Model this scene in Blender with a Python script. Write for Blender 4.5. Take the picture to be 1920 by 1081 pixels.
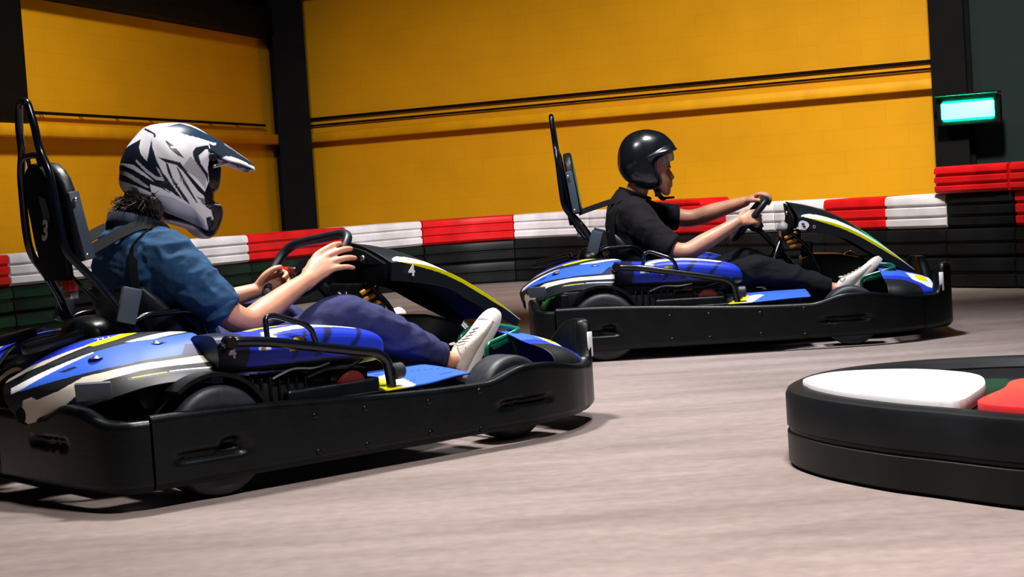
import bpy, bmesh, math, random
import numpy as np
from mathutils import Vector, Matrix, noise

# ---------------------------------------------------------------- scene, camera, light
for o in list(bpy.data.objects):
    bpy.data.objects.remove(o)
S = bpy.context.scene
COL = S.collection
random.seed(4)
rng = np.random.default_rng(4)

cam = bpy.data.cameras.new('camera')
cam.sensor_width = 36.0
cam.lens = 3261.8 / 1920 * 36.0
cam_o = bpy.data.objects.new('camera', cam)
COL.objects.link(cam_o)
cam_o.matrix_world = (Matrix.Translation((0, 0, 0.80087)) @ Matrix.Rotation(math.pi / 2 - 0.053502, 4, 'X')
                      @ Matrix.Rotation(-0.066296, 4, 'Z'))
S.camera = cam_o

S.view_settings.view_transform = 'Standard'
S.view_settings.look = 'None'
S.view_settings.exposure = 0.0
S.view_settings.gamma = 1.0
S.view_settings.use_curve_mapping = False

world = bpy.data.worlds.new('world')
S.world = world
world.use_nodes = True
world.node_tree.nodes['Background'].inputs[0].default_value = (0.5, 0.62, 0.9, 1)
world.node_tree.nodes['Background'].inputs[1].default_value = 0.012

# the hall's lamps: x, y, z, power, colour, disc size, beam spread in degrees, aim point (None = straight down)
LAMPS = [
    (-0.75, 6.3, 4.4, 118, (1.0, 0.94, 0.90), 0.50, 95, None),
    (1.10, 7.7, 4.4, 56, (0.96, 0.96, 1.0), 0.50, 76, None),
    (0.75, 3.4, 3.9, 135, (1.0, 0.93, 0.90), 0.50, 110, None),
    (-1.6, 10.2, 4.3, 64, (1.0, 0.95, 0.92), 0.50, 75, (-2.4, 14.6, 0.7)),
    (0.6, 10.6, 4.3, 38, (1.0, 0.95, 0.92), 0.50, 75, (0.8, 15.0, 0.6)),
    (2.3, 8.9, 4.3, 138, (1.0, 0.94, 0.86), 0.50, 80, (3.2, 14.4, 0.8)),
]

# ---------------------------------------------------------------- materials
def new_mat(name):
    m = bpy.data.materials.new(name)
    m.use_nodes = True
    return m, m.node_tree, m.node_tree.nodes['Principled BSDF']

def mat(name, col, rough=0.5, metal=0.0, spec=0.5, coat=0.0, noise_amt=0.0, nscale=30, bump=0.0, bscale=60, emit=None, alpha=None, trans=0.0):
    m, nt, b = new_mat(name)
    b.inputs['Base Color'].default_value = (*col, 1)
    b.inputs['Roughness'].default_value = rough
    b.inputs['Metallic'].default_value = metal
    b.inputs['Specular IOR Level'].default_value = spec
    b.inputs['Coat Weight'].default_value = coat
    b.inputs['Transmission Weight'].default_value = trans
    if emit:
        b.inputs['Emission Color'].default_value = (*emit[:3], 1)
        b.inputs['Emission Strength'].default_value = emit[3]
    tc = nt.nodes.new('ShaderNodeTexCoord')
    if noise_amt > 0:
        n = nt.nodes.new('ShaderNodeTexNoise'); n.inputs['Scale'].default_value = nscale; n.inputs['Detail'].default_value = 6
        nt.links.new(tc.outputs['Object'], n.inputs['Vector'])
        r = nt.nodes.new('ShaderNodeValToRGB')
        r.color_ramp.elements[0].position = 0.3; r.color_ramp.elements[1].position = 0.7
        r.color_ramp.elements[0].color = (*[c * (1 - noise_amt) for c in col], 1)
        r.color_ramp.elements[1].color = (*[min(1, c * (1 + noise_amt)) for c in col], 1)
        nt.links.new(n.outputs['Fac'], r.inputs['Fac'])
        nt.links.new(r.outputs['Color'], b.inputs['Base Color'])
        mr = nt.nodes.new('ShaderNodeMapRange')
        mr.inputs['To Min'].default_value = rough * 0.8; mr.inputs['To Max'].default_value = min(1, rough * 1.25)
        nt.links.new(n.outputs['Fac'], mr.inputs['Value']); nt.links.new(mr.outputs['Result'], b.inputs['Roughness'])
    if bump > 0:
        n = nt.nodes.new('ShaderNodeTexNoise'); n.inputs['Scale'].default_value = bscale; n.inputs['Detail'].default_value = 5
        nt.links.new(tc.outputs['Object'], n.inputs['Vector'])
        bp = nt.nodes.new('ShaderNodeBump'); bp.inputs['Strength'].default_value = bump; bp.inputs['Distance'].default_value = 0.01
        nt.links.new(n.outputs['Fac'], bp.inputs['Height']); nt.links.new(bp.outputs['Normal'], b.inputs['Normal'])
    return m

def vmat(name, rough=0.3, coat=0.0, bump=0.0, bscale=60):
    m = mat(name, (1, 1, 1), rough, spec=0.28, coat=coat, bump=bump, bscale=bscale)
    nt = m.node_tree
    a = nt.nodes.new('ShaderNodeAttribute'); a.attribute_name = 'Col'
    nt.links.new(a.outputs['Color'], nt.nodes['Principled BSDF'].inputs['Base Color'])
    return m

M = {}
M['plastic'] = mat('black_plastic', (0.0016, 0.0032, 0.0042), 0.33, spec=0.22, noise_amt=0.35, nscale=14, bump=0.06, bscale=120)
M['gloss'] = mat('black_gloss', (0.0028, 0.0040, 0.0055), 0.24, spec=0.4)
M['tube'] = mat('black_tube_paint', (0.0030, 0.0050, 0.0100), 0.20, spec=0.5)
M['pad'] = mat('black_pad', (0.0050, 0.0080, 0.0130), 0.42, spec=0.35, bump=0.05, bscale=200)
M['greybox'] = mat('blue_grey_plastic', (0.040, 0.058, 0.090), 0.45, bump=0.05, bscale=200)
M['rubber'] = mat('tyre_rubber', (0.013, 0.016, 0.024), 0.50, noise_amt=0.25, nscale=40)
M['steel'] = mat('steel', (0.55, 0.55, 0.56), 0.3, metal=1.0)
M['dsteel'] = mat('dark_steel', (0.018, 0.019, 0.022), 0.4, metal=0.6)
M['green'] = mat('green_paint', (0.003, 0.13, 0.07), 0.28, coat=0.3)
M['orange'] = mat('orange_plastic', (0.62, 0.26, 0.02), 0.4)
M['red'] = mat('red_plastic', (0.55, 0.012, 0.012), 0.3)
M['whitep'] = mat('white_plastic', (0.75, 0.75, 0.76), 0.4)
M['decal'] = mat('white_decal', (0.80, 0.81, 0.83), 0.5)
M['cdecal'] = mat('cream_decal', (0.60, 0.58, 0.50), 0.5)
M['yellowd'] = mat('yellow_decal', (0.80, 0.66, 0.0), 0.4)
M['blackd'] = mat('black_decal', (0.01, 0.01, 0.012), 0.5)
M['body'] = vmat('printed_bodywork', 0.46, coat=0.0)
M['fairing'] = vmat('printed_fairing', 0.38, coat=0.0)
M['helmet'] = vmat('printed_helmet', 0.33, coat=0.1)
M['belt'] = mat('belt_webbing', (0.0035, 0.0042, 0.006), 0.75, spec=0.1)
M['hair'] = mat('dark_hair', (0.010, 0.007, 0.006), 0.45)
M['clear'] = mat('clear_visor', (0.9, 0.93, 0.95), 0.25, trans=0.75)

def skin_mat():
    m = mat('skin', (0.58, 0.275, 0.17), 0.45, noise_amt=0.10, nscale=18, bump=0.05, bscale=160)
    b = m.node_tree.nodes['Principled BSDF']
    b.inputs['Subsurface Weight'].default_value = 0.12
    b.inputs['Subsurface Radius'].default_value = (0.6, 0.25, 0.12)
    b.inputs['Subsurface Scale'].default_value = 0.012
    return m
M['skin'] = skin_mat()

def cloth(name, col, wr=0.35):
    m = mat(name, col, 0.85, spec=0.15, noise_amt=0.22, nscale=26, bump=wr, bscale=26)
    b = m.node_tree.nodes['Principled BSDF']
    b.inputs['Sheen Weight'].default_value = 0.02
    return m

# ---------------------------------------------------------------- mesh helpers
def link(name, me, m=None, parent=None, smooth=True):
    if m is not None:
        me.materials.append(m)
    if smooth and len(me.polygons):
        me.polygons.foreach_set('use_smooth', [True] * len(me.polygons))
    o = bpy.data.objects.new(name, me)
    COL.objects.link(o)
    if parent is not None:
        o.parent = parent
    return o

def mesh(name, v, f, m=None, parent=None, smooth=True, cols=None, auto=None):
    me = bpy.data.meshes.new(name)
    me.from_pydata([tuple(map(float, p)) for p in v], [], [tuple(map(int, q)) for q in f])
    bm = bmesh.new(); bm.from_mesh(me)
    bmesh.ops.recalc_face_normals(bm, faces=bm.faces)
    bm.to_mesh(me); bm.free()
    if cols is not None:
        at = me.color_attributes.new('Col', 'FLOAT_COLOR', 'POINT')
        c = np.ones((len(v), 4), np.float32); c[:, :3] = cols
        at.data.foreach_set('color', c.ravel())
    o = link(name, me, m, parent, smooth)
    if auto:
        try:
            me.set_sharp_from_angle(angle=math.radians(auto))
        except Exception:
            pass
    return o

def empty(name, loc=(0, 0, 0), rz=0.0, parent=None):
    o = bpy.data.objects.new(name, None)
    o.empty_display_size = 0.1
    COL.objects.link(o)
    o.location = loc; o.rotation_euler = (0, 0, rz)
    if parent: o.parent = parent
    return o

def tag(o, label=None, cat=None, group=None, kind=None):
    if label: o['label'] = label
    if cat: o['category'] = cat
    if group: o['group'] = group
    if kind: o['kind'] = kind
    return o

def V3(p): return np.array(p, float)
def nrm(v):
    v = V3(v); return v / (np.linalg.norm(v) + 1e-12)

def catmull(P, n, closed=False):
    P = np.array(P, float); k = len(P)
    out = []
    segs = k if closed else k - 1
    for i in range(segs):
        if closed:
            a, b, c, d = P[(i - 1) % k], P[i], P[(i + 1) % k], P[(i + 2) % k]
        else:
            b, c = P[i], P[i + 1]
            a = P[i - 1] if i > 0 else 2 * b - c
            d = P[i + 2] if i + 2 < k else 2 * c - b
        for t in np.arange(n) / n:
            out.append(0.5 * ((2 * b) + (c - a) * t + (2 * a - 5 * b + 4 * c - d) * t * t + (3 * b - a - 3 * c + d) * t ** 3))
    if not closed: out.append(P[-1])
    return np.array(out)

def fillet(P, r, n=5):
    """polyline with rounded corners"""
    P = [V3(p) for p in P]
    out = [P[0]]
    for i in range(1, len(P) - 1):
        a, b, c = P[i - 1], P[i], P[i + 1]
        rr = min(r, 0.45 * np.linalg.norm(a - b), 0.45 * np.linalg.norm(c - b))
        p = b + nrm(a - b) * rr; q = b + nrm(c - b) * rr
        for t in np.linspace(0, 1, n):
            out.append((1 - t) ** 2 * p + 2 * t * (1 - t) * b + t * t * q)
    out.append(P[-1])
    return np.array(out)

def frames(P, closed=False, ref=None):
    P = np.array(P, float); n = len(P)
    T = np.zeros_like(P)
    for i in range(n):
        if closed: T[i] = nrm(P[(i + 1) % n] - P[i - 1])
        else: T[i] = nrm(P[min(i + 1, n - 1)] - P[max(i - 1, 0)])
    r = V3(ref) if ref is not None else (V3((0, 0, 1)) if abs(T[0][2]) < 0.9 else V3((0, 1, 0)))
    N = np.zeros_like(P)
    for i in range(n):
        base = r if (i == 0 or ref is not None) else N[i - 1]
        v = base - T[i] * (base @ T[i])
        if np.linalg.norm(v) < 1e-4: v = N[i - 1] if i else V3((1, 0, 0))
        N[i] = nrm(v)
    B = np.cross(T, N)
    return T, N, B

def tube_g(P, r, seg=10, closed=False, ref=None, cap=True, rb=None):
    """verts, faces of a tube with (possibly varying) radius; rb = radius along the binormal"""
    P = np.array(P, float); n = len(P)
    R = np.full(n, r) if np.isscalar(r) else np.array(r, float)
    RB = R if rb is None else (np.full(n, rb) if np.isscalar(rb) else np.array(rb, float))
    T, N, B = frames(P, closed, ref)
    th = np.arange(seg) * 2 * math.pi / seg
    v = []
    for i in range(n):
        for t in th:
            v.append(P[i] + N[i] * R[i] * math.cos(t) + B[i] * RB[i] * math.sin(t))
    f = []
    m = n if closed else n - 1
    for i in range(m):
        j = (i + 1) % n
        for k in range(seg):
            l = (k + 1) % seg
            f.append((i * seg + k, i * seg + l, j * seg + l, j * seg + k))
    if cap and not closed:
        f.append(tuple(range(seg))[::-1]); f.append(tuple((n - 1) * seg + k for k in range(seg)))
    return v, f

def tube(name, P, r, m, parent, seg=10, closed=False, fil=None):
    if fil: P = fillet(P, fil)
    v, f = tube_g(P, r, seg, closed)
    return mesh(name, v, f, m, parent, auto=50)

def limb_g(P, R, seg=14, ref=None, RB=None):
    """rounded-end limb: radii R at the joints P, smoothly interpolated"""
    P = np.array(P, float); R = np.array(R, float)
    RBa = R if RB is None else np.array(RB, float)
    Q = catmull(np.column_stack([P, R, RBa]), 5)
    pts, rr, rb = Q[:, :3], Q[:, 3], Q[:, 4]
    d0 = nrm(pts[0] - pts[1]); d1 = nrm(pts[-1] - pts[-2])
    A, AR, AB = [], [], []
    for t in (0.97, 0.8, 0.45):
        A.append(pts[0] + d0 * rr[0] * t); AR.append(rr[0] * math.sqrt(1 - t * t)); AB.append(rb[0] * math.sqrt(1 - t * t))
    A += list(pts); AR += list(rr); AB += list(rb)
    for t in (0.45, 0.8, 0.97):
        A.append(pts[-1] + d1 * rr[-1] * t); AR.append(rr[-1] * math.sqrt(1 - t * t)); AB.append(rb[-1] * math.sqrt(1 - t * t))
    return tube_g(A, AR, seg, ref=ref, rb=AB)

def join_g(parts):
    V, F, o = [], [], 0
    for v, f in parts:
        V += list(v); F += [tuple(i + o for i in q) for q in f]; o += len(v)
    return V, F

def box_g(x0, x1, y0, y1, z0, z1):
    v = [(x, y, z) for x in (x0, x1) for y in (y0, y1) for z in (z0, z1)]
    f = [(0, 1, 3, 2), (4, 6, 7, 5), (0, 4, 5, 1), (2, 3, 7, 6), (0, 2, 6, 4), (1, 5, 7, 3)]
    return v, f

def bevel_box(name, x0, x1, y0, y1, z0, z1, m, parent, bw=0.008, seg=2, mtx=None):
    me = bpy.data.meshes.new(name)
    v, f = box_g(x0, x1, y0, y1, z0, z1)
    me.from_pydata(v, [], f)
    bm = bmesh.new(); bm.from_mesh(me)
    bmesh.ops.recalc_face_normals(bm, faces=bm.faces)
    bmesh.ops.bevel(bm, geom=list(bm.edges), offset=bw, segments=seg, affect='EDGES', profile=0.6)
    if mtx is not None: bm.transform(mtx)
    bm.to_mesh(me); bm.free()
    o = link(name, me, m, parent, True)
    try: me.set_sharp_from_angle(angle=math.radians(50))
    except Exception: pass
    return o

def prism_g(poly, axis, a, b):
    """extrude a 2-D polygon along 'y' (poly = x,z) or 'z' (poly = x,y) or 'x' (poly = y,z)"""
    n = len(poly); v = []
    for c in (a, b):
        for p, q in poly:
            v.append({'y': (p, c, q), 'z': (p, q, c), 'x': (c, p, q)}[axis])
    f = [tuple(range(n)), tuple(range(n, 2 * n))[::-1]]
    f += [(i, (i + 1) % n, n + (i + 1) % n, n + i) for i in range(n)]
    return v, f

def prism(name, poly, axis, a, b, m, parent, bw=0.004, seg=2):
    v, f = prism_g(poly, axis, a, b)
    me = bpy.data.meshes.new(name); me.from_pydata(v, [], f)
    bm = bmesh.new(); bm.from_mesh(me)
    bmesh.ops.recalc_face_normals(bm, faces=bm.faces)
    if bw: bmesh.ops.bevel(bm, geom=list(bm.edges), offset=bw, segments=seg, affect='EDGES', profile=0.6)
    bm.to_mesh(me); bm.free()
    o = link(name, me, m, parent, True)
    try: me.set_sharp_from_angle(angle=math.radians(45))
    except Exception: pass
    return o

def lathe_g(prof, seg=40, axis='y', c=(0, 0, 0), closed=False):
    """prof = list of (radius, along)"""
    v = []; n = len(prof)
    for k in range(seg):
        t = 2 * math.pi * k / seg
        for r, a in prof:
            p = {'y': (r * math.cos(t), a, r * math.sin(t)), 'z': (r * math.cos(t), r * math.sin(t), a), 'x': (a, r * math.cos(t), r * math.sin(t))}[axis]
            v.append((p[0] + c[0], p[1] + c[1], p[2] + c[2]))
    f = []
    for k in range(seg):
        l = (k + 1) % seg
        for i in range(n if closed else n - 1):
            j = (i + 1) % n
            f.append((k * n + i, k * n + j, l * n + j, l * n + i))
    return v, f

def pip(P, poly):
    """points inside polygon"""
    x, y = P[:, 0], P[:, 1]; ins = np.zeros(len(P), bool); n = len(poly)
    for i in range(n):
        x1, y1 = poly[i]; x2, y2 = poly[(i + 1) % n]
        if y1 == y2: continue
        c = ((y1 > y) != (y2 > y)) & (x < (x2 - x1) * (y - y1) / (y2 - y1) + x1)
        ins ^= c
    return ins

def paint(P2, base, layers):
    c = np.tile(np.array(base, float), (len(P2), 1))
    for poly, col in layers:
        c[pip(P2, poly)] = col
    return c

def surf(ctrl, nu, nv):
    """smooth grid through a control grid: ctrl[i][j] = xyz"""
    C = np.array(ctrl, float)
    rows = np.array([catmull(C[i], nv) for i in range(C.shape[0])])
    g = np.array([catmull(rows[:, j], nu) for j in range(rows.shape[1])])
    return g.transpose(1, 0, 2)

def grid_faces(nu, nv):
    return [(i * nv + j, i * nv + j + 1, (i + 1) * nv + j + 1, (i + 1) * nv + j) for i in range(nu - 1) for j in range(nv - 1)]

def grid_obj(name, G, m, parent, cols=None, thick=0.0, back=None):
    nu, nv = G.shape[:2]
    o = mesh(name, G.reshape(-1, 3), grid_faces(nu, nv), m, parent, cols=cols)
    if thick:
        s = o.modifiers.new('thick', 'SOLIDIFY'); s.thickness = thick; s.offset = 0
        if back is not None:
            o.data.materials.append(back); s.material_offset = 1; s.material_offset_rim = 1; s.offset = -1
    return o

def inflate_g(outline, W, n_of, rings=26, res=200, c=(0, 0)):
    """solid with the given star-shaped side outline (x,z) and half width W; n_of(angle) = roundness exponent"""
    O = catmull(np.array(outline, float), 6, True) - np.array(c)
    ang = np.linspace(-math.pi, math.pi, res, endpoint=False)
    r = np.zeros(res)
    for k, a in enumerate(ang):
        d = np.array((math.cos(a), math.sin(a))); best = 0
        for i in range(len(O)):
            p, q = O[i], O[(i + 1) % len(O)]; e = q - p
            den = d[0] * e[1] - d[1] * e[0]
            if abs(den) < 1e-12: continue
            t = (p[0] * e[1] - p[1] * e[0]) / den; s = (p[0] * d[1] - p[1] * d[0]) / den
            if t > 0 and -1e-9 <= s <= 1 + 1e-9: best = max(best, t)
        r[k] = best
    for _ in range(max(2, res // 100)): r = 0.25 * np.roll(r, 1) + 0.5 * r + 0.25 * np.roll(r, -1)
    th = np.linspace(0, math.pi / 2, rings + 1)[1:]
    rho = np.sin(th)
    v = []; f = []
    for sgn in (-1, 1):
        base = len(v)
        v.append((c[0], sgn * W, c[1]))
        for i, ro in enumerate(rho):
            for k in range(res):
                n = n_of(ang[k])
                ro2 = ro ** (2.0 / n) if ro < 1 else 1.0
                y = W * max(0.0, 1 - ro2 ** n) ** (1 / n)
                v.append((c[0] + r[k] * ro2 * math.cos(ang[k]), sgn * y, c[1] + r[k] * ro2 * math.sin(ang[k])))
        for k in range(res): f.append((base, base + 1 + k, base + 1 + (k + 1) % res))
        for i in range(rings - 1):
            for k in range(res):
                l = (k + 1) % res
                f.append((base + 1 + i * res + k, base + 1 + (i + 1) * res + k, base + 1 + (i + 1) * res + l, base + 1 + i * res + l))
    # weld the two rims
    b0 = 1 + (rings - 1) * res; half = 1 + rings * res; b1 = half + 1 + (rings - 1) * res
    remap = {b1 + k: b0 + k for k in range(res)}
    f = [tuple(remap.get(i, i) for i in q) for q in f]
    used = sorted({i for q in f for i in q}); idx = {u: i for i, u in enumerate(used)}
    return [v[u] for u in used], [tuple(idx[i] for i in q) for q in f]

def xform(g, mtx):
    v, f = g
    A = np.array(mtx)
    P = np.c_[np.array(v, float), np.ones(len(v))] @ A.T
    return [tuple(p[:3]) for p in P], f

def fuse(name, parts, voxel, m, parent, smooth=4, wrinkle=None):
    """weld overlapping closed shapes into ONE continuous surface"""
    v, f = join_g(parts)
    me = bpy.data.meshes.new(name + '_src')
    me.from_pydata([tuple(map(float, p)) for p in v], [], [tuple(map(int, q)) for q in f])
    bm = bmesh.new(); bm.from_mesh(me); bmesh.ops.recalc_face_normals(bm, faces=bm.faces); bm.to_mesh(me); bm.free()
    o = bpy.data.objects.new(name + '_src', me); COL.objects.link(o)
    r = o.modifiers.new('r', 'REMESH'); r.mode = 'VOXEL'; r.voxel_size = voxel; r.use_smooth_shade = True
    s = o.modifiers.new('s', 'SMOOTH'); s.factor = 0.5; s.iterations = smooth
    dg = bpy.context.evaluated_depsgraph_get(); dg.update()
    out = bpy.data.meshes.new_from_object(o.evaluated_get(dg))
    bpy.data.objects.remove(o); bpy.data.meshes.remove(me)
    out.name = name
    if wrinkle:
        n = len(out.vertices)
        co = np.empty(n * 3); out.vertices.foreach_get('co', co); co = co.reshape(-1, 3)
        no = np.empty(n * 3); out.vertices.foreach_get('normal', no); no = no.reshape(-1, 3)
        co += no * np.array([wrinkle(p) for p in co])[:, None]
        out.vertices.foreach_set('co', co.ravel()); out.update()
    out.materials.clear()
    return link(name, out, m, parent, True)

def ribbon(name, P, w, side, m, parent, t=0.003):
    """flat strap along P, width w along 'side' (vector or list of vectors)"""
    P = catmull(P, 8); n = len(P)
    side = np.array(side, float)
    if side.ndim == 1: side = np.tile(side, (n, 1))
    else: side = catmull(side, 8)
    T, _, _ = frames(P)
    v = []
    for i in range(n):
        s = nrm(side[i] - T[i] * (side[i] @ T[i])); u = np.cross(T[i], s)
        for a, b in ((-1, -1), (1, -1), (1, 1), (-1, 1)):
            v.append(P[i] + s * a * w / 2 + u * b * t / 2)
    f = []
    for i in range(n - 1):
        for k in range(4):
            l = (k + 1) % 4; f.append((i * 4 + k, i * 4 + l, i * 4 + 4 + l, i * 4 + 4 + k))
    f += [(0, 1, 2, 3), (n * 4 - 1, n * 4 - 2, n * 4 - 3, n * 4 - 4)]
    return mesh(name, v, f, m, parent, auto=40)

def text(name, s, size, origin, xdir, ydir, m, parent, bold=0.0, depth=0.0006):
    cu = bpy.data.curves.new(name, 'FONT'); cu.body = s; cu.size = size; cu.align_x = 'CENTER'; cu.align_y = 'CENTER'
    cu.extrude = depth; cu.offset = bold; cu.resolution_u = 4
    o = bpy.data.objects.new(name, cu); COL.objects.link(o)
    dg = bpy.context.evaluated_depsgraph_get(); dg.update()
    me = bpy.data.meshes.new_from_object(o.evaluated_get(dg))
    bpy.data.objects.remove(o); bpy.data.curves.remove(cu)
    me.name = name
    x = nrm(xdir); y = nrm(V3(ydir) - x * (V3(ydir) @ x)); z = np.cross(x, y)
    mt = Matrix(((x[0], y[0], z[0], origin[0]), (x[1], y[1], z[1], origin[1]), (x[2], y[2], z[2], origin[2]), (0, 0, 0, 1)))
    me.transform(mt); me.materials.clear()
    return link(name, me, m, parent, False)

def flat_poly(name, pts3, m, parent, t=0.0012):
    """thin sticker: polygon of 3-D points with a little thickness"""
    P = np.array(pts3, float); n = len(P)
    nn = nrm(np.cross(P[1] - P[0], P[2] - P[0]))
    v = list(P) + list(P + nn * t)
    f = [tuple(range(n))[::-1], tuple(range(n, 2 * n))] + [(i, (i + 1) % n, n + (i + 1) % n, n + i) for i in range(n)]
    return mesh(name, v, f, m, parent, smooth=False)

def copy_tree(o, parent=None):
    c = o.copy(); COL.objects.link(c)
    if parent is not None: c.parent = parent
    for ch in list(o.children): copy_tree(ch, c)
    return c
# ---------------------------------------------------------------- setting
def floor_mat():
    m, nt, b = new_mat('concrete_floor')
    tc = nt.nodes.new('ShaderNodeTexCoord')
    mp = nt.nodes.new('ShaderNodeMapping'); mp.inputs['Scale'].default_value = (0.35, 1.6, 1); mp.inputs['Rotation'].default_value = (0, 0, -0.12)
    nt.links.new(tc.outputs['Object'], mp.inputs['Vector'])
    n1 = nt.nodes.new('ShaderNodeTexNoise'); n1.inputs['Scale'].default_value = 1.6; n1.inputs['Detail'].default_value = 9; n1.inputs['Roughness'].default_value = 0.62
    n2 = nt.nodes.new('ShaderNodeTexNoise'); n2.inputs['Scale'].default_value = 22; n2.inputs['Detail'].default_value = 6
    nt.links.new(mp.outputs['Vector'], n1.inputs['Vector']); nt.links.new(tc.outputs['Object'], n2.inputs['Vector'])
    r = nt.nodes.new('ShaderNodeValToRGB')
    e = r.color_ramp.elements
    e[0].position = 0.32; e[0].color = (0.160, 0.130, 0.120, 1)
    e[1].position = 0.66; e[1].color = (0.285, 0.232, 0.216, 1)
    nt.links.new(n1.outputs['Fac'], r.inputs['Fac'])
    mx = nt.nodes.new('ShaderNodeMixRGB'); mx.blend_type = 'OVERLAY'; mx.inputs['Fac'].default_value = 0.25
    nt.links.new(r.outputs['Color'], mx.inputs['Color1']); nt.links.new(n2.outputs['Fac'], mx.inputs['Color2'])
    nt.links.new(mx.outputs['Color'], b.inputs['Base Color'])
    b.inputs['Roughness'].default_value = 0.55; b.inputs['Specular IOR Level'].default_value = 0.35
    bp = nt.nodes.new('ShaderNodeBump'); bp.inputs['Strength'].default_value = 0.12; bp.inputs['Distance'].default_value = 0.004
    nt.links.new(n2.outputs['Fac'], bp.inputs['Height']); nt.links.new(bp.outputs['Normal'], b.inputs['Normal'])
    return m

def yellow_wall_mat():
    m, nt, b = new_mat('yellow_block_wall')
    uv = nt.nodes.new('ShaderNodeUVMap')
    br = nt.nodes.new('ShaderNodeTexBrick'); br.inputs['Scale'].default_value = 1.0
    br.inputs['Brick Width'].default_value = 0.40; br.inputs['Row Height'].default_value = 0.20
    br.inputs['Mortar Size'].default_value = 0.006; br.inputs['Mortar Smooth'].default_value = 0.5; br.inputs['Bias'].default_value = 0.0
    br.inputs['Color1'].default_value = (0.78, 0.36, 0.006, 1); br.inputs['Color2'].default_value = (0.765, 0.350, 0.006, 1); br.inputs['Mortar'].default_value = (0.735, 0.335, 0.006, 1)
    nt.links.new(uv.outputs['UV'], br.inputs['Vector'])
    n = nt.nodes.new('ShaderNodeTexNoise'); n.inputs['Scale'].default_value = 2.2; n.inputs['Detail'].default_value = 7
    nt.links.new(uv.outputs['UV'], n.inputs['Vector'])
    mx = nt.nodes.new('ShaderNodeMixRGB'); mx.blend_type = 'MULTIPLY'; mx.inputs['Fac'].default_value = 0.22
    nt.links.new(br.outputs['Color'], mx.inputs['Color1']); nt.links.new(n.outputs['Fac'], mx.inputs['Color2'])
    nt.links.new(mx.outputs['Color'], b.inputs['Base Color'])
    b.inputs['Roughness'].default_value = 0.6; b.inputs['Specular IOR Level'].default_value = 0.12
    bp = nt.nodes.new('ShaderNodeBump'); bp.inputs['Strength'].default_value = 0.10; bp.inputs['Distance'].default_value = 0.003; bp.invert = True
    nt.links.new(br.outputs['Fac'], bp.inputs['Height']); nt.links.new(bp.outputs['Normal'], b.inputs['Normal'])
    return m

M['floor'] = floor_mat(); M['ywall'] = yellow_wall_mat()
M['ytrim'] = mat('yellow_girt_paint', (0.76, 0.35, 0.005), 0.5, spec=0.15, noise_amt=0.12, nscale=4)
M['dark'] = mat('dark_steelwork', (0.0016, 0.0018, 0.0022), 0.7, spec=0.12, noise_amt=0.3, nscale=5)
M['darkwall'] = mat('dark_teal_cladding', (0.004, 0.013, 0.013), 0.6, spec=0.2, noise_amt=0.3, nscale=3)
M['bred'] = mat('barrier_red', (0.66, 0.008, 0.012), 0.42, spec=0.25, noise_amt=0.2, nscale=5)
M['bwhite'] = mat('barrier_white', (0.78, 0.76, 0.80), 0.45, noise_amt=0.16, nscale=5)
M['bblack'] = mat('barrier_black', (0.0045, 0.0058, 0.0072), 0.45, spec=0.25, noise_amt=0.5, nscale=4)

fl = mesh('floor', [(-14, -3, 0), (16, -3, 0), (16, 24, 0), (-14, 24, 0)], [(0, 1, 2, 3)], M['floor'], smooth=False)
tag(fl, kind='structure')

def wall_quad(name, a, b, z0, z1, m):
    """wall between two floor points, 0.2 m thick, uv in metres"""
    a = V3((*a, 0)); b = V3((*b, 0)); d = nrm(b - a); n = V3((-d[1], d[0], 0)) * 0.2
    v = [a + (0, 0, z0), b + (0, 0, z0), b + (0, 0, z1), a + (0, 0, z1)]
    v = v + [p + n for p in v]
    f = [(0, 1, 2, 3), (7, 6, 5, 4), (0, 4, 5, 1), (3, 2, 6, 7), (1, 5, 6, 2), (0, 3, 7, 4)]
    o = mesh(name, v, f, m, smooth=False)
    uvl = o.data.uv_layers.new(name='UVMap')
    for lp in o.data.loops:
        p = V3(o.data.vertices[lp.vertex_index].co)
        uvl.data[lp.index].uv = ((p - a) @ d, p[2])
    tag(o, kind='structure')
    return o

CN = (-2.35, 19.0); LE = (-5.8, 6.06); RE = (4.12, 15.69); FR = (9.0, 13.20)
wall_quad('wall_left', LE, CN, 0, 2.62, M['ywall'])
wall_quad('wall_back', CN, RE, 0, 3.05, M['ywall'])
wall_quad('wall_right', RE, FR, 0, 5.2, M['darkwall'])
tag(mesh('ceiling', [(-14, -3, 5.2), (16, -3, 5.2), (16, 24, 5.2), (-14, 24, 5.2)], [(0, 1, 2, 3)], M['dark'], smooth=False), kind='structure')

def along(a, b, off, z0, z1, depth, name, m, t0=0.0, t1=1.0, bw=0.01):
    """bar running along a wall: depth = how far it stands out towards the room, off = gap from the wall"""
    a = V3((*a, 0)); b = V3((*b, 0)); L = np.linalg.norm(b - a); d = nrm(b - a); n = V3((d[1], -d[0], 0))
    mt = Matrix(((d[0], n[0], 0, a[0]), (d[1], n[1], 0, a[1]), (0, 0, 1, 0), (0, 0, 0, 1)))
    return bevel_box(name, L * t0, L * t1, off, off + depth, z0, z1, m, None, bw, 1, mt)

k = 0
for (a, b, zt, t0, t1) in ((LE, CN, 2.62, 0, 0.985), (CN, RE, 3.05, 0.022, 1.0)):
    k += 1; tag(along(a, b, 0.0, 1.50, 1.60, 0.15, 'trim_%d' % k, M['ytrim'], t0, t1), kind='structure')
    k += 1; tag(along(a, b, 0.0, zt, zt + 0.30, 0.18, 'trim_%d' % k, M['dark'], t0, t1), kind='structure')
    k += 1; tag(along(a, b, 0.0, zt + 0.30, 5.2, 0.03, 'trim_%d' % k, M['dark'], t0, t1), kind='structure')
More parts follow.
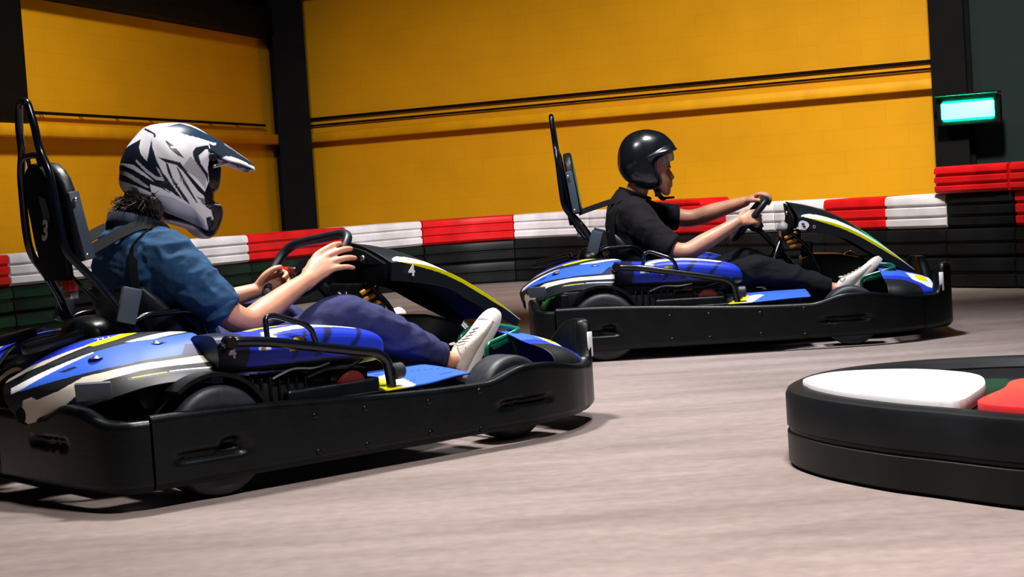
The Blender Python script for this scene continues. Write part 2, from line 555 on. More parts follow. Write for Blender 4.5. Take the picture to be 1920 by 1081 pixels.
# dark steel column in the corner and at the end of the yellow wall
def column(cx, cy, w, rz, z1, name):
    v = []
    # H-section
    h = w / 2; t = 0.028
    poly = [(-h, -h), (h, -h), (h, -h + t), (t, -h + t), (t, h - t), (h, h - t), (h, h), (-h, h), (-h, h - t), (-t, h - t), (-t, -h + t), (-h, -h + t)]
    c, s = math.cos(rz), math.sin(rz)
    poly = [(cx + c * p - s * q, cy + s * p + c * q) for p, q in poly]
    return tag(prism(name, poly, 'z', 0, z1, M['dark'], None, 0), kind='structure')
column(-2.22, 18.60, 0.34, 0.25, 5.19, 'trim_20')
column(4.02, 15.50, 0.30, -0.45, 5.19, 'trim_21')

def pipe_run(a, b, z, off, r, name, label, t0=0.02, t1=0.99):
    a = V3((*a, 0)); b = V3((*b, 0)); d = nrm(b - a); n = V3((d[1], -d[0], 0))
    P = [a + (b - a) * t + n * off + (0, 0, z) for t in np.linspace(t0, t1, 16)]
    root = empty(name, P[0])
    inv = -V3(P[0])
    v, f = tube_g([p + inv for p in P], r, 8)
    mesh('pipe', v, f, M['dark'], root)
    for i in range(1, 15, 2):
        p = P[i] + inv; q = p - n * off
        v, f = tube_g([q - d * 0.02, p - d * 0.02, p + d * 0.02, q + d * 0.02], 0.008, 6)
        mesh('clip', v, f, M['dsteel'], root)
    tag(root, label, 'pipe')
pipe_run(CN, RE, 1.755, 0.05, 0.014, 'conduit_pipe', 'thin dark conduit clipped to the back yellow wall above its ledge', 0.03, 0.985)
pipe_run(CN, RE, 1.685, 0.05, 0.010, 'conduit_pipe', 'thinner dark cable run just above the ledge of the back yellow wall', 0.03, 0.985)
pipe_run(LE, CN, 1.70, 0.05, 0.013, 'conduit_pipe', 'thin dark conduit along the left yellow wall behind the silver helmet', 0.59, 0.95)

# dark duct standing on the left ledge
dk = along(LE, CN, 0.0, 1.602, 2.62, 0.14, 'wall_duct', M['dark'], 0.37, 0.585, 0.015)
tag(dk, 'black upright duct on the ledge of the left yellow wall', 'duct')

# ---- track barrier in the background: linked plastic blocks on black rubber blocks
BP = catmull([(-5.2, 8.0), (-4.4, 10.3), (-3.56, 12.1), (-2.1, 14.3), (-1.0, 15.7), (-.1, 16.1), (.75, 15.4), (1.7, 13.5), (2.68, 11.8), (3.6, 10.4), (4.4, 9.2)], 60)
BL = np.r_[0, np.cumsum(np.hypot(*np.diff(BP[:, :2], axis=0).T))]
def bat(s):
    return np.array([np.interp(s, BL, BP[:, 0]), np.interp(s, BL, BP[:, 1])])

def barrier_block(name, s0, s1, z0, z1, m, parent, dep=0.30, ribs=2, push=0.0, org=(0, 0)):
    """one hollow plastic block, horizontal grooves on its face, following the curve of the track"""
    g = 0.006
    ss = np.linspace(s0 + g, s1 - g, 7)
    h = z1 - z0
    prof = [(dep, 0.0), (0.02, 0.0), (0.0, 0.02)]
    for r in range(ribs):
        zc = h * (r + 1) / (ribs + 1)
        prof += [(0.0, zc - 0.014), (0.016, zc - 0.007), (0.016, zc + 0.007), (0.0, zc + 0.014)]
    prof += [(0.0, h - 0.03), (0.008, h - 0.010), (0.03, h), (dep - 0.03, h), (dep, h - 0.03)]
    v = []
    for i, s in enumerate(ss):
        p = bat(s); q = bat(s + 0.01); d = (q - p) / np.linalg.norm(q - p); n = np.array((-d[1], d[0]))
        ins = 0.012 if i in (0, 6) else 0.0
        for dd, z in prof:
            w = p + n * (dd * (1 - ins) + ins - push)
            v.append((w[0] - org[0], w[1] - org[1], z0 + z * (1 - ins) + ins * h * 0.5))
    K = len(prof); f = []
    for i in range(6):
        for k in range(K):
            l = (k + 1) % K; f.append((i * K + k, i * K + l, (i + 1) * K + l, (i + 1) * K + k))
    f += [tuple(range(K)), tuple(6 * K + k for k in range(K))[::-1]]
    return mesh(name, v, f, m, parent, auto=35)

def barrier_run(segs, name, label):
    org = bat(segs[0][0]); root = empty(name, (*org, 0))
    for s0, s1, c in segs:
        barrier_block('barrier_block', s0, s1, 0.395, 0.62, {'r': M['bred'], 'w': M['bwhite'], 'k': M['bblack']}[c], root, org=org)
        barrier_block('rubber_block', s0, s1, 0.203, 0.39, M['bblack'], root, 0.32, 1, 0.01, org)
        barrier_block('rubber_block', s0, s1, 0.0, 0.20, M['bblack'], root, 0.34, 1, 0.02, org)
    tag(root, label, 'barrier')
barrier_run([(2.6, 3.6, 'w'), (3.6, 4.55, 'r'), (4.55, 5.35, 'w'), (5.35, 6.15, 'w'), (6.15, 7.03, 'w'), (7.03, 8.24, 'r'), (8.24, 9.14, 'w')], 'track_barrier',
            'red and white block barrier on black rubber behind the silver helmet driver')
barrier_run([(9.145, 10.02, 'r'), (10.02, 10.92, 'w'), (10.92, 11.6, 'w'), (11.6, 12.39, 'r'), (12.39, 13.09, 'r'), (13.09, 13.7, 'w'), (13.7, 14.27, 'w'), (14.27, 14.9, 'r'), (14.9, 15.47, 'w'), (15.47, 16.04, 'k'), (16.04, 16.7, 'r'), (16.7, 17.5, 'w')], 'track_barrier',
            'red and white block barrier on black rubber behind the black helmet driver')
for i, (s0, s1, lab) in enumerate(((15.40, 16.02, 'red plastic block on top of the far barrier, below the green lamp'),
                                   (16.03, 16.75, 'red plastic block on top of the far barrier at the right edge'))):
    org = bat(s0)
    o = barrier_block('loose_barrier_block', s0, s1, 0.622, 0.80, M['bred'], None, 0.30, 2, 0.03, org)
    o.location = (*org, 0); tag(o, lab, 'barrier block', 'red blocks stacked on the far barrier')
org = bat(11.75)
o = barrier_block('loose_barrier_block', 11.75, 12.7, 0.622, 0.675, M['bred'], None, 0.30, 0, -0.02, org)
o.location = (*org, 0); tag(o, 'low dark red block on the barrier behind the black shirt driver\'s arms', 'barrier block')

# ---- green lamp by the dark wall
def green_lamp():
    root = empty('signal_lamp', (4.03, 15.05, 1.27), -0.45)
    bevel_box('housing', -0.27, 0.27, -0.02, 0.08, -0.12, 0.12, M['dark'], root, 0.012)
    bevel_box('lens', -0.225, 0.225, -0.055, -0.018, -0.070, 0.070, mat('green_lens', (0.1, 0.6, 0.4), 0.3, emit=(0.05, 0.9, 0.48, 7.0)), root, 0.01)
    bevel_box('hood', -0.27, 0.27, -0.14, 0.08, 0.131, 0.145, M['dark'], root, 0.004)
    v, f = tube_g([(0, 0.07, 0), (0, 0.22, 0)], 0.025, 10)
    mesh('bracket', v, f, M['dsteel'], root)
    L = bpy.data.lights.new('green_glow', 'AREA'); L.energy = 330; L.spread = math.radians(62); L.color = (0.0003, 1.0, 0.42); L.shape = 'RECTANGLE'; L.size = 0.42; L.size_y = 0.15
    lo = bpy.data.objects.new('green_glow', L); COL.objects.link(lo); lo.parent = root
    lo.location = (0, -0.058, 0); lo.rotation_euler = (math.radians(90), 0, 0)
    tag(root, 'glowing green signal lamp on the dark wall at the right', 'lamp')
green_lamp()

# ---- island barrier in the foreground
def island():
    OUT = catmull([(.745, 4.85), (.775, 4.60), (.888, 4.34), (1.0, 4.17), (1.15, 3.95), (1.40, 3.68), (1.72, 3.55), (2.02, 3.75), (2.16, 4.3), (2.02, 4.9), (1.62, 5.24), (1.28, 5.33), (1.03, 5.28), (.85, 5.12)], 10, True)
    c0 = OUT.mean(0)
    root = empty('island_barrier', (c0[0], c0[1], 0))
    O = OUT - c0; n = len(O)
    T = np.array([nrm(O[(i + 1) % n] - O[i - 1]) for i in range(n)]); N = np.c_[-T[:, 1], T[:, 0]]
    if ((O + N * 0.1) ** 2).sum() > (O ** 2).sum(): N = -N      # inward
    prof = [(0.10, 0.0), (0.012, 0.0), (0.0, 0.012), (0.0, 0.092), (0.007, 0.098), (0.007, 0.106), (0.0, 0.112), (0.0, 0.196), (0.006, 0.209), (0.02, 0.215), (0.06, 0.215), (0.075, 0.205), (0.10, 0.19)]
    v = [(*(O[i] + N[i] * d), z) for i in range(n) for d, z in prof]; K = len(prof)
    f = [(i * K + k, i * K + (k + 1) % K, ((i + 1) % n) * K + (k + 1) % K, ((i + 1) % n) * K + k) for i in range(n) for k in range(K)]
    mesh('rubber_wall', v, f, M['bblack'], root, auto=40)
    # deck inside
    v = [(*(O[i] + N[i] * 0.095), 0.185) for i in range(n)] + [(0, 0, 0.185)]
    mesh('deck', v, [(i, (i + 1) % n, n) for i in range(n)], M['bblack'], root, smooth=False)
    def cap(name, pts, m):
        P = np.array(pts) - c0
        C = catmull(P, 5, True)
        prism(name, [tuple(p) for p in C], 'z', 0.187, 0.226, m, root, 0.008)
    wm = mat('cap_white', (0.86, 0.86, 0.88), 0.45); rm = mat('cap_red', (0.75, 0.03, 0.035), 0.42)
    cap('cap_block', [(.80, 4.88), (.84, 4.62), (.94, 4.42), (1.06, 4.25), (1.17, 4.42), (1.24, 4.60), (1.26, 4.80), (1.15, 4.99), (.98, 5.06), (.87, 5.02)], wm)
    cap('cap_block', [(1.11, 4.20), (1.22, 4.02), (1.42, 3.82), (1.62, 3.80), (1.68, 4.05), (1.60, 4.35), (1.46, 4.58), (1.32, 4.60), (1.24, 4.44)], rm)
    cap('cap_block', [(1.72, 3.85), (1.92, 3.92), (2.02, 4.3), (1.90, 4.80), (1.62, 5.06), (1.50, 4.95), (1.60, 4.62), (1.72, 4.36)], wm)
    tag(root, 'low rounded island barrier, black sides with white and red caps, in the foreground', 'barrier')
island()

# ---- the hall's lamps
def lamp(x, y, z, e, col, size, spread, aim, i):
    root = empty('ceiling_lamp', (x, y, z))
    v, f = tube_g([(0, 0, 0.12), (0, 0, 5.2 - z)], 0.012, 8)
    mesh('hanger', v, f, M['dsteel'], root)
    q = (Vector(aim) - Vector((x, y, z))).to_track_quat('-Z', 'Y').to_matrix().to_4x4() if aim else Matrix()
    v, f = lathe_g([(0.0, 0.30), (0.06, 0.30), (0.10, 0.26), (0.12, 0.16), (0.30, 0.03), (0.31, 0.0), (0.295, 0.0), (0.11, 0.15), (0.0, 0.16)], 32, 'z')
    h = mesh('housing', v, f, M['dsteel'], root, auto=40); h.data.transform(q)
    L = bpy.data.lights.new('lamp_light', 'AREA'); L.shape = 'DISK'; L.size = size; L.energy = e; L.color = col; L.spread = math.radians(spread)
    lo = bpy.data.objects.new('lamp_light', L); COL.objects.link(lo); lo.parent = root
    lo.matrix_local = q @ Matrix.Translation((0, 0, -0.01))
    names = ['straight down above the nearer kart', 'straight down above the further kart', 'straight down above the foreground floor', 'tilted at the left stretch of the barrier', 'tilted at the middle of the barrier', 'tilted at the back yellow wall']
    tag(root, 'round metal lamp hanging from the ceiling, aimed ' + names[i], 'lamp', 'hall lamps')
for i, a in enumerate(LAMPS): lamp(*a, i)

# ---------------------------------------------------------------- go-kart (x forward from the rear bumper, y left, z up)
M['greycap'] = mat('grey_cap', (0.30, 0.29, 0.28), 0.5)
M['dred'] = mat('dark_red', (0.10, 0.006, 0.006), 0.4)
M['matte'] = mat('matte_black', (0.002, 0.003, 0.004), 0.75, spec=0.1)
BLUE = (0.012, 0.035, 0.50); LBLUE = (0.035, 0.12, 0.66); NAVY = (0.006, 0.012, 0.075); BLK = (0.008, 0.010, 0.013)
CREAM = (0.62, 0.58, 0.49); WHT = (0.74, 0.76, 0.80); YEL = (0.74, 0.70, 0.0); SLATE = (0.05, 0.065, 0.085)

def mir(pts, s):
    return [(p[0], p[1] * s, *p[2:]) for p in pts]

def bumper(name, path, ztop, zbot, dents, kart, rows=26):
    """rail of the plastic bumper ring: path (x,y), ztop(x,y), dents = [(test(x,y), z0, z1, depth)]"""
    P = np.array(path, float); n = len(P)
    T = np.array([nrm(P[min(i + 1, n - 1)] - P[max(i - 1, 0)]) for i in range(n)])
    N = np.c_[-T[:, 1], T[:, 0]]
    c = np.array((1.0, 0.0))
    if ((c - P) * N).sum() < 0: N = -N
    v = []; K = None
    for i in range(n):
        zt = ztop(*P[i]); zb = zbot(*P[i])
        prof = [(0.05, zb + 0.012), (0.016, zb), (0.004, zb + 0.012)]
        for t in np.linspace(0, 1, rows):
            z = zb + 0.02 + (zt - 0.016 - zb - 0.02) * t; d = 0.0
            for test, z0, z1, dp in dents:
                w = test(*P[i])
                if w > 0:
                    e = min(1, max(0, (z - z0) / 0.008)) * min(1, max(0, (z1 - z) / 0.008))
                    d += dp * w * e
            prof.append((d, z))
        prof += [(0.003, zt - 0.007), (0.010, zt - 0.001), (0.022, zt), (0.042, zt - 0.002), (0.05, zt - 0.012)]
        K = len(prof)
        v += [(*(P[i] + N[i] * d), z) for d, z in prof]
    f = [(i * K + k, i * K + (k + 1) % K, (i + 1) * K + (k + 1) % K, (i + 1) * K + k) for i in range(n - 1) for k in range(K)]
    f += [tuple(range(K)), tuple((n - 1) * K + k for k in range(K))[::-1]]
    return mesh(name, v, f, M['plastic'], kart, auto=50)

def smooth01(x, a, b):
    t = min(1, max(0, (x - a) / (b - a))); return t * t * (3 - 2 * t)
def win(x, a, b, e=0.02): return smooth01(x, a, a + e) * (1 - smooth01(x, b - e, b))

def build_kart():
    K = empty('go_kart')
    # --- bumper ring
    zs = lambda x, y: (0.262 - 0.045 * smooth01(x, 0.2, 1.30) + 0.036 * smooth01(x, 1.33, 1.50) - 0.036 * smooth01(x, 1.55, 1.86))
    zb = lambda x, y: 0.052
    for s in (1, -1):
        side = [(x, -0.692 * s) for x in np.linspace(0.160, 1.42, 100)] + [tuple(p) for p in catmull(mir([(1.42, -.692), (1.55, -.688), (1.70, -.655), (1.80, -.610), (1.865, -.565)], s), 12)[1:]]
        b = bumper('side_bumper', side, zs, zb,
                   [(lambda x, y: win(x, 0.21, 0.47, 0.05), 0.118, 0.150, 0.018), (lambda x, y: win(x, 0.36, 0.445, 0.03), 0.138, 0.170, 0.03),
                    (lambda x, y: win(x, 1.36, 1.62, 0.06), 0.118, 0.150, 0.020)], K)
        for (bx, bz) in ((.685, .192), (.864, .191), (.864, .082), (.69, .085), (1.10, .182), (1.10, .085), (1.30, .19), (1.30, .07)):
            v, f = lathe_g([(0.0, 0.004), (0.006, 0.004), (0.011, 0.001), (0.011, -0.003), (0, -0.003)], 12, 'y', (bx, 0, bz))
            v = [(p[0], -0.692 * s - p[1] * s, p[2]) for p in v]
            mesh('bolt', v, f, M['plastic'], b)
        # front corner rail with its raised ear
        ear = catmull(mir([(1.868, -.562), (1.93, -.515), (1.985, -.460), (2.018, -.410), (2.032, -.34), (2.036, -.22), (2.038, -.10), (2.038, -0.003)], s), 9)
        ze = lambda x, y: 0.215 + 0.135 * (smooth01(abs(y), 0.12, 0.36) * (1 - smooth01(abs(y), 0.455, 0.50)))
        eb = bumper('front_bumper', ear, ze, lambda x, y: 0.05 + 0.0, [(lambda x, y: win(abs(y), 0.05, 0.30, 0.04), 0.11, 0.15, 0.015)], K, 14)
        bevel_box('reflector_strip', 1.955, 1.975, -0.003, 0.003, 0.222, 0.308, M['decal'], eb, 0.001, 1, Matrix.Translation((0, -.4775 * s, 0)))
        # rear bumper half
        rp = catmull(mir([(0.153, -.690), (0.098, -.672), (0.058, -.630), (0.036, -.56), (0.016, -.42), (0.006, -.22), (0.003, -0.003)], s), 18)
        zr = lambda x, y: 0.262 + 0.012 * smooth01(abs(y), .55, .4) - 0.012 + 0.035 * win(abs(y), 0.30, 0.64, 0.14)
        bumper('rear_bumper', rp, zr, lambda x, y: 0.050, [(lambda x, y: win(abs(y), 0.22, 0.46, 0.05), 0.168, 0.202, 0.022)], K, 26)
    # --- floor tray, side pods
    tray = [(0.16, -.34), (1.30, -.36), (1.72, -.34), (1.95, -.22), (1.95, .22), (1.72, .34), (1.30, .36), (0.16, .34)]
    prism('floor_tray', tray, 'z', 0.055, 0.068, M['dsteel'], K, 0.003)
    for s in (1, -1):
        # frame rail
        tube('frame_rail', mir([(0.2, -.30, .08), (0.95, -.34, .08), (1.35, -.36, .09), (1.75, -.30, .10), (1.92, -.20, .10)], s), 0.016, M['tube'], K, 8, fil=0.1)
        # printed pod plate
        xs = np.linspace(0.60, 1.345, 70); G = []
        for x in xs:
            yo = -0.665 + 0.075 * smooth01(x, 1.10, 1.345); yi = -0.30 - 0.02 * smooth01(x, 1.0, 1.34)
            row = []
            for t in np.linspace(0, 1, 34):
                y = yo + (yi - yo) * t
                z = 0.232 + 0.018 * math.sin(math.pi * t * 0.5) + 0.006 * smooth01(x, .9, 1.3)
                row.append((x, y * s, z))
            G.append(row)
        G = np.array(G); P2 = G.reshape(-1, 3)[:, :2] * np.array((1, s))
        cols = paint(P2, LBLUE, [
            ([(0.5, -.8), (0.99, -.8), (0.99, -.64), (1.045, -.40), (1.03, -.2), (0.5, -.2)], BLK),
            ([(1.03, -.36), (1.075, -.46), (1.03, -.64), (0.98, -.8), (0.93, -.8), (0.975, -.62)], YEL),
            ([(1.075, -.46), (1.12, -.43), (1.135, -.48), (1.03, -.8), (0.975, -.8), (1.03, -.64)], WHT),
            ([(0.98, -.36), (1.35, -.470), (1.35, -.474), (0.98, -.366)], NAVY), ([(1.1, -.60), (1.35, -.53), (1.35, -.533), (1.1, -.604)], BLUE)])
        grid_obj('pod_plate', G, M['body'], K, cols, 0.006)
        prism('pod_box', mir([(0.62, -.655), (0.945, -.655), (0.985, -.60), (0.985, -.50), (0.80, -.47), (0.665, -.53)], s), 'z', 0.20, 0.272, M['plastic'], K, 0.012, 3)
    # --- wheels
    for (wx, wy, r, w) in ((1.53, .53, .138, .125), (0.385, .583, .160, .175)):
        for s in (1, -1):
            h = w / 2; rim = r * 0.50
            prof = [(rim, -h * .86), (r * .80, -h), (r * .93, -h * .96), (r * .985, -h * .80), (r, -h * .55), (r, h * .55), (r * .985, h * .80), (r * .93, h * .96), (r * .80, h), (rim, h * .86)]
            v, f = lathe_g(prof, 44, 'y', (wx, -wy * s, r + .001), True)
            ty = mesh('tyre', v, f, M['rubber'], K, auto=60)
            v, f = lathe_g([(0.0, -h * .35), (rim * .35, -h * .35), (rim * .45, -h * .20), (rim * .85, -h * .3), (rim * .9, -h * .84), (rim * 1.03, -h * .9), (rim * 1.03, h * .9), (rim * .9, h * .84), (rim * .85, h * .3), (rim * .4, h * .2), (0, h * .2)], 30, 'y', (wx, -wy * s, r + .001))
            mesh('rim', v, f, M['dsteel'], ty, auto=40)
    v, f = tube_g([(0.385, -.60, .161), (0.385, .60, .161)], 0.018, 12); mesh('rear_axle', v, f, M['steel'], K)
    v, f = tube_g([(1.50, -.50, .139), (1.50, .50, .139)], 0.012, 10); mesh('front_axle', v, f, M['dsteel'], K)
    # --- rear bodywork: painted pods
    for s in (1, -1):
        ctrl = [  # rows: from the inner top edge to the outer skirt; columns: rear to front
            [(.06, -.10, .380), (.12, -.13, .425), (.20, -.20, .452), (.28, -.245, .462), (.34, -.26, .462), (.40, -.27, .46)],
            [(-.005, -.12, .352), (.06, -.20, .395), (.16, -.29, .430), (.27, -.33, .447), (.37, -.345, .452), (.47, -.36, .453)],
            [(-.035, -.16, .322), (.03, -.27, .360), (.14, -.375, .400), (.27, -.41, .420), (.37, -.425, .428), (.47, -.43, .436)],
            [(-.032, -.18, .290), (.035, -.33, .335), (.13, -.445, .365), (.24, -.485, .380), (.35, -.50, .384), (.45, -.505, .386)],
            [(-.02, -.20, .262), (.045, -.37, .310), (.125, -.475, .340), (.23, -.535, .352), (.33, -.560, .356), (.43, -.570, .352)],
            [(0.0, -.24, .235), (.06, -.42, .275), (.125, -.52, .305), (.22, -.575, .330), (.31, -.595, .335), (.40, -.605, .330)],
        ]
        ctrl = [mir(r, s) for r in ctrl]
        G = surf(ctrl, 40, 44)
        nu, nv = G.shape[:2]
        uu, vv = np.meshgrid(np.linspace(0, 5, nu), np.linspace(0, 5, nv), indexing='ij')   # u: row 0..5, v: along 0..5
        P2 = np.c_[vv.ravel(), uu.ravel()]
        cols = paint(P2, BLK, [
            ([(0, .1), (1.0, .25), (2.6, .0), (3.6, .0), (2.6, .55), (1.0, .9), (0, .8)], BLUE),
            ([(0, .85), (1.2, .85), (2.2, .62), (2.3, .72), (1.2, 1.15), (0, 1.2)], CREAM),
            ([(2.1, .62), (3.3, .05), (4.2, .0), (2.9, .75), (2.3, .95)], YEL),
            ([(1.2, 1.22), (2.2, .92), (3.0, .85), (3.5, .55), (5, .30), (5, .62), (3.6, 1.0), (2.4, 1.25), (1.4, 1.4)], (0.02, 0.025, 0.03)),
            ([(3.0, 1.15), (3.6, .95), (5, .45), (5, .95), (3.7, 1.35), (3.2, 1.3)], WHT),
            ([(0.2, 2.1), (1.2, 1.75), (2.2, 1.38), (3.2, 1.25), (4.0, 1.35), (5, 1.15), (5, 2.25), (4.5, 2.2), (4.3, 2.65), (2.6, 2.68), (1.4, 2.55), (.5, 2.4)], LBLUE),
            ([(0.25, 1.85), (1.1, 1.62), (2.2, 1.36), (2.2, 1.44), (1.1, 1.95), (.5, 2.25), (.2, 2.3)], WHT),
            ([(3.6, 1.75), (3.9, 1.7), (4.0, 1.85), (3.7, 1.9)], BLK), ([(1.4, 2.0), (1.7, 1.95), (1.75, 2.1), (1.5, 2.15)], NAVY),
            ([(4.45, 2.15), (5, 2.3), (5, 2.7), (4.2, 2.7)], NAVY),
            ([(1.7, 2.82), (5.1, 2.88), (5.1, 3.35), (3.0, 3.3), (2.0, 3.6), (1.0, 4.5), (.5, 5.1), (-.1, 5.1), (-.1, 4.2), (.25, 3.6), (.35, 3.1), (.55, 3.1), (.6, 3.5), (1.1, 3.4)], CREAM),
            ([(2.6, 3.75), (5.1, 3.70), (5.1, 3.95), (2.6, 4.05)], SLATE), ([(2.7, 3.78), (3.6, 3.76), (3.6, 3.84), (2.7, 3.86)], YEL), ([(3.7, 3.72), (5.1, 3.70), (5.1, 3.80), (3.7, 3.82)], WHT),
        ])
        pod = grid_obj('rear_pod', G, M['body'], K, cols, 0.006)
        for (a, b2) in (((.159, -.376, .412), 0), ((.346, -.392, .436), 0)):
            v, f = lathe_g([(0, .008), (.008, .007), (.013, .002), (.022, .0015), (.022, 0), (0, 0)], 14, 'z', (a[0], a[1] * s, a[2]))
            mesh('bolt', v, f, M['steel'], pod)
        # lower light plate bracket and fender arch over the rear tyre
        bevel_box('pod_bracket', 0.085, 0.185, -0.008, 0.008, -0.03, 0.022, M['greybox'], pod, 0.004, 2, Matrix.Translation((-.040, -.455 * s, .338)) @ Matrix.Rotation(-.62 * s, 4, 'Z') @ Matrix.Rotation(.25, 4, 'X'))
        A = []
        for t in np.linspace(math.radians(128), math.radians(22), 22):
            A.append((0.375 + 0.185 * math.cos(t), -.630 * s, 0.165 + 0.185 * math.sin(t)))
        ribbon('fender_arch', A, 0.075, (0, 1, 0), M['plastic'], K, 0.012)
        # matte black lump standing in for the hollow's darkness at the pod's rear tip
        v, f = inflate_g([(-.055, -.05), (-.04, .02), (.0, .04), (.05, .02), (.06, -.04), (.0, -.07)], .045, lambda a: 2.5, 8, 40)
        mesh('hollow_plug', [(p[0] * .8 + .022, (p[1] * .8 - .21) * s, p[2] * .8 + .285) for p in v], f, M['matte'], K)
    # rear centre cover
    ctrl = [[(.07, y, .372 + .02 * (1 - abs(y) / .1)), (.13, y, .41), (.2, y, .43), (.27, y, .43)] for y in (-.10, -.03, .03, .10)]
    G = surf(ctrl, 6, 6)
    grid_obj('rear_cover', G, M['gloss'], K, None, 0.006)
    for s in (1, -1):
        bevel_box('cover_fin', -.10, .09, -.02, .02, -.012, .018, M['gloss'], K, .008, 2, Matrix.Translation((.13, .17 * s, .455)) @ Matrix.Rotation(-.15, 4, 'Y'))
    # --- blue side covers (tank shape), each side
    for s in (1, -1):
        secs = [(.44, -.50, .335, .452, .085), (.50, -.50, .335, .452, .105), (.58, -.50, .33, .446, .112), (.66, -.50, .325, .452, .118), (.78, -.50, .32, .450, .118), (.90, -.50, .315, .434, .112), (.98, -.50, .315, .416, .10), (1.02, -.50, .32, .395, .082), (1.036, -.50, .328, .368, .052)]
        n = 28; v = []; sec = catmull(secs, 5)
        for (x, yc, z0, z1, hw) in sec:
            zc = (z0 + z1) / 2; hh = (z1 - z0) / 2
            for k in range(n):
                t = 2 * math.pi * k / n
                c, q = math.cos(t), math.sin(t)
                e = 0.55
                v.append((x, (yc + hw * math.copysign(abs(c) ** e, c)) * s, zc + hh * math.copysign(abs(q) ** e, q)))
        m = len(sec)
        f = [(i * n + k, i * n + (k + 1) % n, (i + 1) * n + (k + 1) % n, (i + 1) * n + k) for i in range(m - 1) for k in range(n)]
        f += [tuple(range(n)), tuple((m - 1) * n + k for k in range(n))[::-1]]
        # refine once for sharp print edges
        me = bpy.data.meshes.new('t'); me.from_pydata(v, [], f); bm = bmesh.new(); bm.from_mesh(me)
        bmesh.ops.subdivide_edges(bm, edges=bm.edges, cuts=3, use_grid_fill=True, smooth=0.0)
        bm.verts.ensure_lookup_table()
        VV = np.array([p.co for p in bm.verts]); FF = [tuple(q.index for q in g.verts) for g in bm.faces]; bm.free(); bpy.data.meshes.remove(me)
        side = VV[:, 1] * s < -.54
        P2 = np.c_[VV[:, 0], VV[:, 2]]
        cols = paint(P2, BLUE, [([(.3, .3), (.50, .3), (.535, .40), (.515, .5), (.3, .5)], (.006, .010, .040)), ([(.66, .36), (.72, .44), (.735, .44), (.675, .36)], NAVY), ([(.74, .36), (.80, .44), (.83, .44), (.77, .36)], NAVY), ([(.86, .36), (.93, .43), (.95, .43), (.88, .36)], NAVY),
                                ([(.56, .40), (.60, .40), (.63, .435), (.59, .435)], WHT), ([(.3, .30), (1.1, .30), (1.1, .343), (.95, .350), (.3, .352)], BLK)])
        top = VV[:, 2] > 0.425
        PT = np.c_[VV[:, 0], VV[:, 1] * s]
        wt = pip(PT, [(.58, -.60), (.70, -.585), (.97, -.57), (.97, -.50), (.80, -.49), (.72, -.53), (.60, -.56)]) & top
        cols[wt] = WHT
        nb = pip(PT, [(.60, -.50), (.78, -.46), (.78, -.44), (.60, -.46)]) & top
        cols[nb] = YEL
        sc = mesh('side_cover', VV, FF, M['body'], K, cols=cols, auto=50)
        Q = [(.658, .386), (.690, .386), (.712, .397), (.712, .424), (.680, .424), (.660, .405)]
        q = flat_poly('sticker', [(x, -.6195 * s, z) for x, z in (Q if s > 0 else Q[::-1])], M['yellowd'], sc)
        tube('sticker_mark', [(.672, -.6215 * s, .396), (.684, -.6215 * s, .408), (.693, -.6215 * s, .402), (.688, -.6215 * s, .394), (.703, -.6215 * s, .416)], 0.0016, M['blackd'], sc, 6, fil=0.006)
    # --- engine (right) and battery box (left)
    E = bevel_box('engine', .50, .90, -.60, -.42, .10, .30, M['dsteel'], K, .02)
    for i in range(7):
        bevel_box('cooling_fin', .53 + i * .03, .537 + i * .03, -.612, -.44, .20, .315, M['gloss'], E, .002, 1)
    bevel_box('air_box', .80, .94, -.61, -.47, .26, .31, M['gloss'], E, .015)
    v, f = lathe_g([(0, 0), (.045, 0), (.05, .008), (.05, .05), (0, .05)], 22, 'y', (.87, -.63, .255)); mesh('starter_cover', v, f, M['dred'], E, auto=40)
    tube('exhaust', [(.55, -.58, .17), (.46, -.52, .20), (.40, -.40, .22), (.28, -.30, .22)], .022, M['dsteel'], E, 10, fil=.08)
    tube('cable', [(.60, -.61, .31), (.66, -.625, .335), (.74, -.62, .325), (.80, -.61, .335)], .004, M['steel'], E, 6, fil=.05)
    tube('cable', [(.72, -.61, .30), (.78, -.63, .32), (.86, -.63, .315), (.92, -.61, .33)], .005, M['gloss'], E, 6, fil=.05)
    bevel_box('battery_box', .50, .90, .42, .60, .10, .30, M['plastic'], K, .02)
    # --- guard bars
    for s in (1, -1):
        P = mir([(.44, -.60, .415), (.46, -.634, .434), (.56, -.645, .425), (.955, -.645, .348), (.992, -.640, .318), (1.003, -.638, .24)], s)
        g = tube('guard_bar', P, .0155, M['tube'], K, 12, fil=.035)
        tube('guard_hoop', mir([(.575, -.640, .425), (.585, -.618, .492), (.615, -.615, .496), (.700, -.645, .463), (.722, -.648, .445), (.738, -.648, .390)], s), .0085, M['tube'], g, 10, fil=.018)
        v, f = lathe_g([(0, 0), (.020, 0), (.026, .006), (.026, .034), (.020, .040), (0, .040)], 20, 'x', (1.006, -.640 * s, .285)); mesh('end_buffer', v, f, M['rubber'], g, auto=40)
        v, f = lathe_g([(0, -.02), (.017, -.02), (.021, -.012), (.021, .012), (.017, .02), (0, .02)], 18, 'y', (.452, -.632 * s, .432)); mesh('clamp', v, f, M['gloss'], g, auto=40)
    # --- seat
    secs = []
    #        centre x, z, half width, lip height etc: the shell is a U section swept up the back
    path = [(1.02, .135, .185, .05), (.92, .10, .20, .075), (.80, .085, .205, .11), (.68, .095, .205, .16), (.58, .15, .205, .20), (.50, .25, .21, .20), (.455, .36, .21, .17), (.425, .46, .205, .12), (.405, .54, .19, .07), (.395, .59, .17, .035)]
    pc = catmull(path, 4); v = []
    NN = 19
